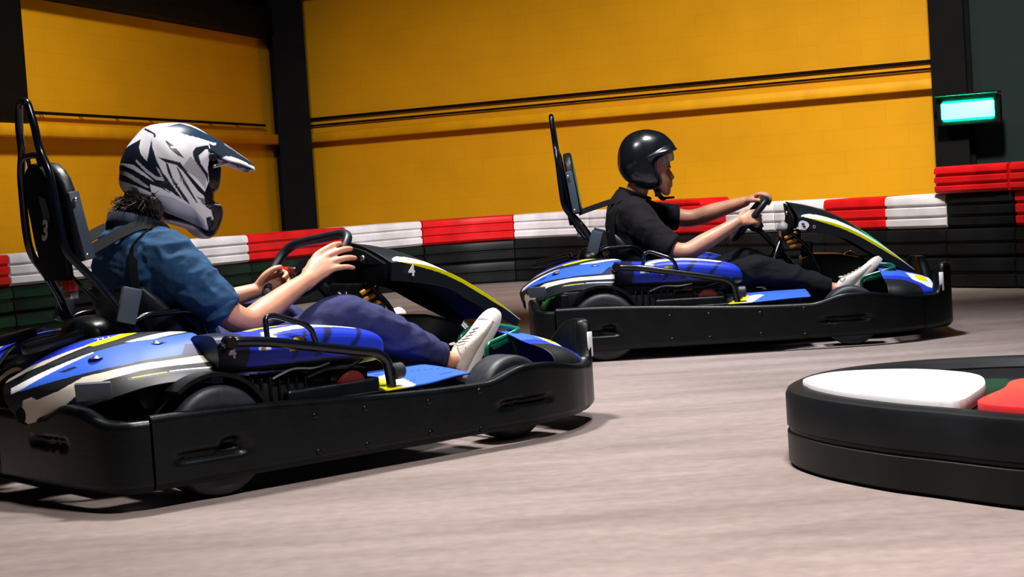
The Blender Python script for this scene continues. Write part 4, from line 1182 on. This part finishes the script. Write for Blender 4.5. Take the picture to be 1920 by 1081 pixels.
def cross_helmet(root, mt):
    th = math.radians(13); c, s = math.cos(th), math.sin(th)
    out = mm([(-172, 33), (-167, 64), (-147, 106), (-118, 140), (-86, 169), (-40, 179), (27, 178), (70, 164), (113, 133), (139, 108), (141, 73), (138, 35), (134, 4), (126, -25), (115, -73), (110, -90), (128, -101), (126, -135), (104, -183), (82, -199), (58, -191), (33, -165), (-12, -147), (-53, -131), (-85, -102), (-169, -24)])
    out = [(x / c, z) for x, z in out]
    def nf(a):
        d = math.degrees(a); return 2.15 + 1.6 * smooth01(-d, 5, 45) * (1 - smooth01(-d, 150, 175))
    v, f = inflate_g(out, .128, nf, 84, 520, (-.01, .0))
    V = np.array(v); uv = paint_uv(V, c, s) * 1000
    D = dict(
        eyeport=[(145, 80), (125, 71), (108, 53), (102, 23), (104, -15), (84, -56), (87, -98), (106, -92), (191, -82), (199, 39)],
        blackchin=[(33, -165), (84, -174), (107, -137), (101, -107), (87, -98), (108, -90), (171, -102), (145, -207), (30, -211)],
        rim=[(-189, -14), (-76, -80), (-51, -100), (5, -127), (86, -172), (82, -221), (-20, -186), (-86, -133), (-192, -45)],
        b1=[(-160, 98), (-141, 111), (-100, 130), (-107, 105), (-103, 82), (-86, 58), (-66, 129), (-66, 103), (-55, 56), (-39, 17), (-32, 9), (16, -70), (-13, -46), (-60, -16), (-99, 25), (-128, 50), (-185, 63), (-185, 89)],
        b1w=[(-92, 66), (-86, 60), (-98, 84), (-102, 105), (-98, 124), (-84, 128), (-78, 100)],
        b1i=[(-60, 40), (-44, 4), (-60, 8), (-85, 30), (-118, 66), (-121, 60), (-90, 22), (-62, -2), (-36, -8), (-50, 30)],
        b3=[(-185, 60), (-162, 52), (-129, 34), (-93, 9), (-46, -24), (-17, -49), (-50, -28), (-83, -14), (-79, -41), (-129, -15), (-190, 12)],
        b3w=[(-190, 42), (-150, 30), (-110, 0), (-84, -24), (-90, -26), (-120, -8), (-155, 18), (-190, 32)],
        b4=[(-81, -41), (-72, -42), (-48, -93), (-70, -84)],
        w3g=[(-140, -18), (-122, -22), (-112, -46), (-136, -36)],
        s1=[(-26, 123), (1, 102), (31, 60), (10, 71), (-11, 91)],
        s2=[(-51, 69), (-6, 55), (16, 48), (44, 4), (88, -52), (83, -62), (64, -43), (22, 21), (4, 41), (-29, 51)],
        s3=[(58, 79), (69, 94), (100, 99), (150, 97), (150, 82), (99, 86), (75, 67), (81, 40), (101, 8), (99, -23), (93, 1), (62, 52), (58, 68)],
        s4=[(100, 72), (140, 80), (115, 66), (107, 52), (112, 40), (92, 20), (84, 56)],
        topblue=[(-18, 166), (25, 176), (62, 162), (91, 147), (117, 132), (145, 106), (127, 107), (79, 124), (34, 138), (1, 155)],
        slot=[(-90, 163), (-83, 166), (-52, 144), (-54, 130), (-60, 133), (-60, 142), (-84, 157)],
        c1=[(84, -132), (100, -128), (106, -153), (90, -171), (87, -151)],
        t1=[(-29, 51), (-22, 46), (-10, 0), (31, -71), (38, -87), (20, -71), (-11, -15), (-24, 20)],
        t2=[(4, 33), (8, 33), (28, -10), (61, -81), (57, -81), (20, -17)],
        grey1=[(-70, -46), (-20, -58), (40, -92), (80, -140), (70, -168), (0, -124), (-46, -96)],
        grey2=[(20, 30), (50, 66), (95, 10), (90, -40), (60, 0)],
        star=[(58, -62), (84, -70), (88, -96), (74, -84), (70, -74)])
    dk = (0.006, 0.010, 0.022)
    cols = paint(uv, (0.62, 0.63, 0.68), [(D['grey1'], (.40, .43, .50)), (D['grey2'], (.34, .33, .36)), (D['b1'], dk), (D['b1w'], (.6, .6, .66)), (D['b1i'], (.40, .41, .46)), (D['b3'], dk), (D['b3w'], (.38, .38, .42)), (D['b4'], dk), (D['w3g'], (.12, .12, .13)),
                                             (D['s1'], dk), (D['s2'], dk), (D['s3'], dk), (D['s4'], (.62, .64, .72)), (D['topblue'], (.01, .03, .065)), (D['slot'], dk), (D['t1'], dk), (D['t2'], (.05, .05, .06)), (D['star'], (.16, .14, .15)),
                                             (D['rim'], dk), (D['blackchin'], (.010, .012, .014)), (D['c1'], dk), (D['eyeport'], (.006, .007, .009))])
    # recess the eye port and the chin vents
    ins = pip(uv, D['eyeport']); V[ins] = V[ins] * np.array((.90, .86, 1.0)) + np.array((.004, 0, 0))
    ins = pip(uv, D['c1']); V[ins] *= np.array((.97, .94, 1.0))
    h = mesh('helmet', V, f, M['helmet'], root, cols=cols); h.data.transform(mt)
    # peak
    cl = catmull([(.098, .142), (.150, .116), (.205, .074), (.240, .046), (.262, .022)], 8); ed = catmull([(.088, .084), (.140, .050), (.195, .034), (.232, .018), (.250, .008)], 8)
    G = []; nn = len(cl)
    for i in range(nn):
        u = i / (nn - 1); hw = .105 - .040 * u - .03 * max(0, u - .85) / .15
        row = []
        for t in np.linspace(-1, 1, 41):
            w = abs(t) ** 1.7
            row.append((cl[i][0] * (1 - w) + ed[i][0] * w, hw * t, cl[i][1] * (1 - w) + ed[i][1] * w))
        G.append(row)
    G = np.array(G); uu, vv = np.meshgrid(np.linspace(0, 1, nn), np.abs(np.linspace(-1, 1, 41)), indexing='ij')
    cols = paint(np.c_[uu.ravel(), vv.ravel()], (.012, .020, .034), [([(.35, .80), (.7, .86), (1.01, .6), (1.01, 1.01), (.2, 1.01)], (.62, .63, .70)), ([(.28, .10), (1.01, .10), (1.01, .30), (.6, .45), (.3, .35)], (.20, .21, .26)), ([(.15, -.01), (.9, -.01), (.9, .05), (.15, .05)], (.6, .6, .66))])
    pk = grid_obj('peak', G, M['helmet'], h, cols, .004); pk.data.transform(mt)
    for s_ in (1, -1):
        v, f = lathe_g([(0, .010), (.010, .010), (.013, .006), (.013, -.004), (0, -.004)], 18, 'y', (.098, 0, .060)); v = [(p[0], s_ * (.100 + p[1]), p[2]) for p in v]
        o = mesh('peak_screw', v, f, M['dsteel'], h, auto=40); o.data.transform(mt)
        v, f = tube_g(catmull([(.100, s_ * .092, .030), (.130, s_ * .080, .036), (.160, s_ * .070, .040)], 4), .007, 8); o = mesh('goggle_clip', v, f, M['steel'], h); o.data.transform(mt)
    # goggles inside the eye port
    v, f = inflate_g(mm([(70, 62), (118, 66), (140, 30), (134, -20), (118, -52), (70, -56)]), .088, lambda a: 3.0, 14, 60, (.09, .005))
    o = mesh('goggles', v, f, M['gloss'], h); o.data.transform(mt)
    return h

def open_helmet(root, mt):
    out = mm([(-145, 10), (-135, 63), (-105, 114), (-56, 144), (12, 153), (84, 132), (128, 92), (150, 52), (142, 40), (97, 24), (58, 6), (41, -23), (45, -56), (62, -91), (64, -118), (46, -137), (-2, -144), (-67, -123), (-118, -86), (-142, -37)])
    def nf(a):
        d = math.degrees(a); return 2.15 + 2.6 * smooth01(-d, -28, -5) * (1 - smooth01(-d, 95, 150))
    v, f = inflate_g(out, .124, nf, 50, 320, (-.03, .0))
    h = mesh('helmet', v, f, M['gloss_h'], root); h.data.transform(mt)
    # rubber edge trim: follows the opening on both sides
    for s_ in (1, -1):
        e = catmull([(.150, s_ * .030, .048), (.120, s_ * .068, .036), (.085, s_ * .088, .020), (.056, s_ * .098, .002), (.042, s_ * .102, -.024), (.046, s_ * .102, -.058), (.062, s_ * .095, -.092), (.062, s_ * .090, -.118), (.044, s_ * .085, -.136), (-.004, s_ * .088, -.142), (-.066, s_ * .085, -.122)], 5)
        v, f = tube_g(e, .006, 8); o = mesh('edge_trim', v, f, M['rubber'], h); o.data.transform(mt)
        # chin strap
        o = ribbon('chin_strap', [(.030, s_ * .085, -.120), (.040, s_ * .075, -.155), (.062, s_ * .050, -.190), (.078, s_ * .02, -.200), (.082, 0, -.202)], .024, [(1, 0, .2), (1, 0, .3), (.9, 0, .5), (.8, 0, .4), (.8, 0, .4)], M['belt'], h); o.data.transform(mt)
    bevel_o = bevel_box('strap_buckle', .030, .062, -.004, .004, -.185, -.155, M['dsteel'], h, .003, 1, Matrix.Translation((0, -.075, 0))); bevel_o.data.transform(mt)
    ct = bevel_box('strap_end', .075, .128, -.012, .012, -.200, -.188, M['belt'], h, .004, 2); ct.data.transform(mt)
    # clear short visor tucked under the brim
    ctrl = []
    for t in np.linspace(-1, 1, 9):
        a = t * 1.15; y = .100 * math.sin(a); x = .045 + .095 * math.cos(a)
        ctrl.append([(x - .006, y, .034 - .020 * t * t), (x - .002, y, .014 - .020 * t * t), (x - .004, y, -.008 - .022 * t * t)])
    o = grid_obj('visor', surf(ctrl, 4, 4), M['clear'], h, None, .002); o.data.transform(mt)
    return h
M['gloss_h'] = mat('black_helmet_paint', (0.006, 0.008, 0.011), 0.23, coat=0.3, noise_amt=0.2, nscale=30)

def at(yaw, loc, pitch=0.0):
    return Matrix.Translation(loc) @ Matrix.Rotation(yaw, 4, 'Z') @ Matrix.Rotation(pitch, 4, 'Y')

# ================= driver of the nearer kart
H1 = at(math.radians(-15), (.662, 0, .924))
v, f = inflate_g(mm([(-95, 0), (-85, 70), (0, 105), (75, 80), (95, 20), (100, -60), (80, -120), (30, -130), (-40, -90), (-85, -60)]), .072, lambda a: 2.4, 12, 60)
headA = xform((v, f), H1)
cfgA = dict(
    spine=[(.69, .15, .11, .17), (.675, .24, .125, .175), (.63, .36, .125, .165), (.58, .47, .125, .172), (.535, .58, .130, .188), (.508, .66, .125, .192), (.497, .715, .105, .165), (.505, .755, .082, .115), (.518, .785, .066, .072)],
    head=(.63, 0, .90), headparts=[headA], hip=(.70, 0, .19),
    arms=[dict(pts=[(.52, -.165, .680), (.630, -.268, .520), (.712, -.285, .462), (.80, -.268, .490), (.90, -.240, .533), (.996, -.216, .572)], r=[.050, .047, .044, .043, .035, .0265],
               hand=dict(w=(.996, -.216, .572), fwd=(.100, .006, .070), back=(-.46, -.75, .42), thumb=(-.3, .35, .8), curls=((.0, .28, .25), (.0, .32, .25), (.05, .32, .25), (.10, .32, .25)), spread=.13, dev=-.42, size=1.16, th_curl=1.0, th_in=.03)),
          dict(pts=[(.52, .165, .680), (.66, .265, .520), (.76, .275, .470), (.86, .245, .492), (.94, .205, .512), (1.02, .165, .532)], r=[.050, .047, .044, .043, .035, .0265],
               hand=dict(w=(1.02, .165, .532), fwd=(.09, -.015, .03), back=(-.25, .85, .10), thumb=(-.25, -.1, .9), curls=(.75, 1.1, .7), spread=.03, th_curl=-.1))],
    sleeves=[([(.515, -.10, .690), (.530, -.165, .672), (.575, -.225, .598), (.628, -.268, .520), (.648, -.278, .498)], [.085, .082, .074, .066, .063], 1),
             ([(.515, .10, .690), (.535, .165, .672), (.585, .225, .598), (.650, .262, .525), (.672, .268, .505)], [.085, .082, .074, .066, .063], 1)],
    legs=[dict(pts=((.70, -.10, .19), (1.10, -.245, .445), (1.50, -.265, .248)), heel=(1.562, -.268, .172), toe=(.60, 0, .80),
               cloth=[(.70, -.10, .19, .105), (.84, -.155, .285, .092), (.98, -.205, .380, .079), (1.095, -.243, .440, .068), (1.19, -.258, .405, .066), (1.32, -.264, .342, .060), (1.43, -.266, .285, .051), (1.468, -.266, .266, .047)]),
          dict(pts=((.70, .10, .19), (1.08, .235, .45), (1.45, .225, .25)), heel=(1.50, .222, .180), toe=(.62, 0, .78),
               cloth=[(.70, .10, .19, .105), (.84, .15, .29, .092), (.97, .20, .385, .079), (1.075, .235, .445, .068), (1.17, .235, .405, .066), (1.29, .23, .345, .060), (1.39, .227, .285, .051), (1.425, .226, .265, .047)])],
    shirt=M['denim'], trouser=M['navy'], shoe=M['canvas'], wr=(.0085, 12, (1, 1, 1.5), .003))
pA = driver('person', K1P, cfgA)
tag(pA, 'person in blue denim short-sleeved shirt and navy trousers with a silver and black peaked helmet', 'person')
cross_helmet(pA, H1)
# shirt collar
v, f = tube_g(catmull([(.455, 0, .800), (.470, -.055, .790), (.520, -.082, .768), (.585, -.060, .745), (.615, 0, .725), (.585, .060, .745), (.520, .082, .768), (.470, .055, .790)], 6, True), .013, 10, True, ref=(0, 0, 1), rb=.030)
v = [(p[0], p[1], p[2]) for p in v]
cl = []
path = catmull([(.440, 0, .790), (.457, -.060, .784), (.515, -.092, .764), (.590, -.070, .738), (.628, 0, .712), (.590, .070, .738), (.515, .092, .764), (.457, .060, .784)], 6, True); n = len(path); v = []
for p in path:
    d = nrm(p - V3((.53, 0, .76)))
    for (a, b) in ((-.012, .040), (.000, .044), (.016, .012), (.028, -.020), (.022, -.024), (.004, 0.0), (-.016, .010)): v.append(p + V3((d[0], d[1], 0)) * a + V3((-.25, 0, 1)) * b)
mesh('collar', v, [(i * 7 + k, i * 7 + (k + 1) % 7, ((i + 1) % n) * 7 + (k + 1) % 7, ((i + 1) % n) * 7 + k) for i in range(n) for k in range(7)], M['denim_dark'], pA)
# hair below the helmet
def hair(root):
    parts = [limb_g([(.545, -.045, .850), (.525, 0, .855), (.545, .045, .850)], [.045, .052, .045], 14), limb_g([(.57, -.062, .845), (.555, -.060, .81)], [.026, .016], 10), limb_g([(.57, .062, .845), (.555, .060, .81)], [.026, .016], 10)]
    r = random.Random(8)
    for i in range(330):
        a = r.uniform(-1.5, 1.5); b = V3((.535 - .052 * math.cos(a) + r.uniform(0, .02), -.068 * math.sin(a), r.uniform(.815, .880)))
        d = nrm((-math.cos(a) * r.uniform(.3, 1.2), -math.sin(a) * .6 + r.uniform(-.4, .4), r.uniform(-1.1, .15)))
        L = r.uniform(.025, .062); bend = V3((r.uniform(-.5, .3), r.uniform(-.5, .5), r.uniform(-.6, .5)))
        P = [b, b + d * L * .5, b + nrm(d + bend * .5) * L * .8, b + nrm(d + bend) * L]
        parts.append(tube_g(P, [.0022, .0018, .0013, .0004], 4))
    v, f = join_g(parts); o = mesh('hair', v, f, M['hair'], root); o['kind'] = 'stuff'
hair(pA)

# ================= driver of the further kart
H2 = at(0.0, (.627, 0, .930))
face = mm([(-92, 0), (-80, 70), (0, 98), (70, 82), (104, 30), (114, -12), (119, -40), (113, -57), (114, -72), (116, -92), (117, -104), (118, -109), (126, -119), (118, -127), (123, -138), (110, -149), (112, -166), (98, -184), (74, -178), (50, -152), (10, -130), (-40, -90), (-82, -60)])
def nface(a):
    d = math.degrees(a); return 2.5 - .35 * math.exp(-((d + 60) / 14) ** 2)
v, f = inflate_g(face, .071, nface, 30, 220, (.015, -.045))
V = np.array(v)
# eye sockets
for s_ in (1, -1):
    dd = np.linalg.norm((V - np.array((.112, s_ * .032, -.060))) / np.array((.03, .02, .016)), axis=1); V[:, 0] -= .007 * np.exp(-dd ** 2)
noseB = [xform(limb_g([(.104, 0, -.050), (.114, 0, -.070), (.1235, 0, -.093)], [.0075, .0085, .0115], 12), H2), xform(limb_g([(.112, -.011, -.101), (.1195, 0, -.099), (.112, .011, -.101)], [.0075, .0085, .0075], 10), H2), xform(limb_g([(.106, -.020, -.124), (.1185, 0, -.120), (.106, .020, -.124)], [.004, .0065, .004], 10), H2), xform(limb_g([(.106, -.017, -.133), (.117, 0, -.136), (.106, .017, -.133)], [.004, .0065, .004], 10), H2)]
headB = xform(([tuple(p) for p in V], f), H2)
cfgB = dict(
    spine=[(.70, .15, .11, .17), (.685, .24, .125, .175), (.64, .36, .125, .165), (.588, .47, .128, .172), (.548, .57, .130, .188), (.525, .645, .122, .192), (.520, .70, .100, .165), (.530, .742, .076, .112), (.545, .775, .062, .068)],
    head=(.62, 0, .88), headparts=[headB] + noseB, hip=(.71, 0, .19),
    arms=[dict(pts=[(.55, -.165, .665), (.690, -.252, .510), (.782, -.265, .470), (.88, -.245, .510), (.97, -.222, .555), (1.050, -.200, .598)], r=[.050, .048, .044, .044, .036, .027],
               hand=dict(w=(1.050, -.200, .598), fwd=(.09, .022, .022), back=(-.30, -.85, .35), thumb=(-.25, .2, .9), curls=(.55, 1.0, .7), spread=.05)),
          dict(pts=[(.55, .165, .665), (.74, .240, .635), (.845, .245, .622), (.94, .225, .645), (1.03, .200, .668), (1.115, .172, .690)], r=[.050, .047, .044, .043, .036, .027],
               hand=dict(w=(1.115, .172, .690), fwd=(.09, -.030, .042), back=(-.35, .10, .93), thumb=(-.3, -.9, .1), curls=(.60, 1.1, .8), spread=.03))],
    sleeves=[([(.540, -.10, .675), (.558, -.165, .658), (.615, -.215, .588), (.690, -.250, .512), (.722, -.256, .492)], [.085, .082, .075, .070, .068], 1),
             ([(.540, .10, .675), (.565, .165, .662), (.645, .215, .645), (.735, .238, .634), (.770, .242, .630)], [.085, .082, .073, .064, .062], 1)],
    legs=[dict(pts=((.71, -.10, .19), (1.13, -.235, .365), (1.49, -.255, .240)), heel=(1.535, -.258, .168), toe=(.68, 0, .73),
               cloth=[(.71, -.10, .19, .105), (.85, -.150, .262, .093), (.99, -.195, .322, .081), (1.125, -.232, .356, .072), (1.22, -.244, .335, .068), (1.34, -.252, .292, .060), (1.43, -.255, .260, .052), (1.462, -.256, .248, .048)]),
          dict(pts=((.71, .10, .19), (1.11, .235, .38), (1.43, .225, .24)), heel=(1.475, .222, .172), toe=(.64, 0, .77),
               cloth=[(.71, .10, .19, .105), (.85, .15, .27, .092), (.98, .20, .335, .079), (1.105, .233, .375, .070), (1.19, .235, .345, .066), (1.30, .23, .295, .060), (1.375, .227, .262, .051), (1.405, .226, .250, .047)])],
    shirt=M['tee'], trouser=M['blackjean'], shoe=M['canvas2'], wr=(.0065, 10, (1, 1, 1.3), .002))
pB = driver('person', K2P, cfgB)
tag(pB, 'person in black T-shirt and black trousers with a round black open-face helmet', 'person')
open_helmet(pB, H2)
for s_ in (1, -1):
    v, f = inflate_g(mm([(-10, 0), (0, 9), (10, 0), (0, -9)]), .010, lambda a: 2.0, 6, 20)
    o = mesh('eye', [(p[0] + .098, p[1] + s_ * .031, p[2] - .059) for p in v], f, M['eye'] if 'eye' in M else M.setdefault('eye', mat('eye', (.05, .035, .03), .2)), pB); o.data.transform(H2)
    v, f = tube_g(catmull([(.117, s_ * .016, -.043), (.112, s_ * .030, -.038), (.098, s_ * .046, -.043)], 4), .0034, 6); o = mesh('eyebrow', v, f, M['hair'], pB); o.data.transform(H2)
v, f = tube_g(catmull([(.560 + .072 * math.cos(t), .074 * math.sin(t), .768 - .030 * math.cos(t)) for t in np.linspace(0, 2 * math.pi, 14, endpoint=False)], 4, True), .009, 8, True)
mesh('collar', v, f, M['tee'], pB)

# seat belts of the two karts
seat_belts(kart1, [([(.285, -.075, .705), (.345, -.085, .735), (.410, -.095, .765), (.480, -.105, .785), (.545, -.11, .768), (.60, -.11, .72)], .042, (0, .75, .65)),
                   ([(.285, .075, .705), (.345, .085, .735), (.410, .095, .765), (.480, .105, .785), (.545, .11, .768), (.60, .11, .72)], .042, (0, .75, .65)),
                   ([(.500, -.118, .776), (.432, -.135, .735), (.412, -.152, .66), (.412, -.163, .59), (.438, -.170, .50), (.475, -.175, .40)], .026, [(.2, 1, 0), (.5, .8, .3), (.85, -.5, 0), (.85, -.5, 0), (.85, -.5, 0), (.85, -.5, 0)])])
seat_belts(kart2, [([(.275, -.085, .690), (.36, -.095, .715), (.44, -.105, .735), (.50, -.11, .742), (.56, -.11, .725), (.62, -.11, .68)], .036, (0, .7, .7)),
                   ([(.275, .085, .690), (.36, .095, .715), (.44, .105, .735), (.50, .11, .742), (.56, .11, .725), (.62, .11, .68)], .036, (0, .7, .7)),
                   ([(.520, -.130, .748), (.455, -.160, .690), (.438, -.178, .61), (.440, -.186, .53), (.470, -.188, .42)], .030, [(.3, 1, 0), (.9, -.4, 0), (.85, -.5, 0), (.85, -.5, 0), (.85, -.5, 0)])])

# put each thing's origin at the middle of its own footprint
for root, dx in ((kart1, 1.0), (kart2, 1.0), (pA, 0.75), (pB, 0.75)):
    for c in root.children: c.location.x -= dx
    a = root.rotation_euler.z
    root.location = (root.location.x + dx * math.cos(a), root.location.y + dx * math.sin(a), 0.0)
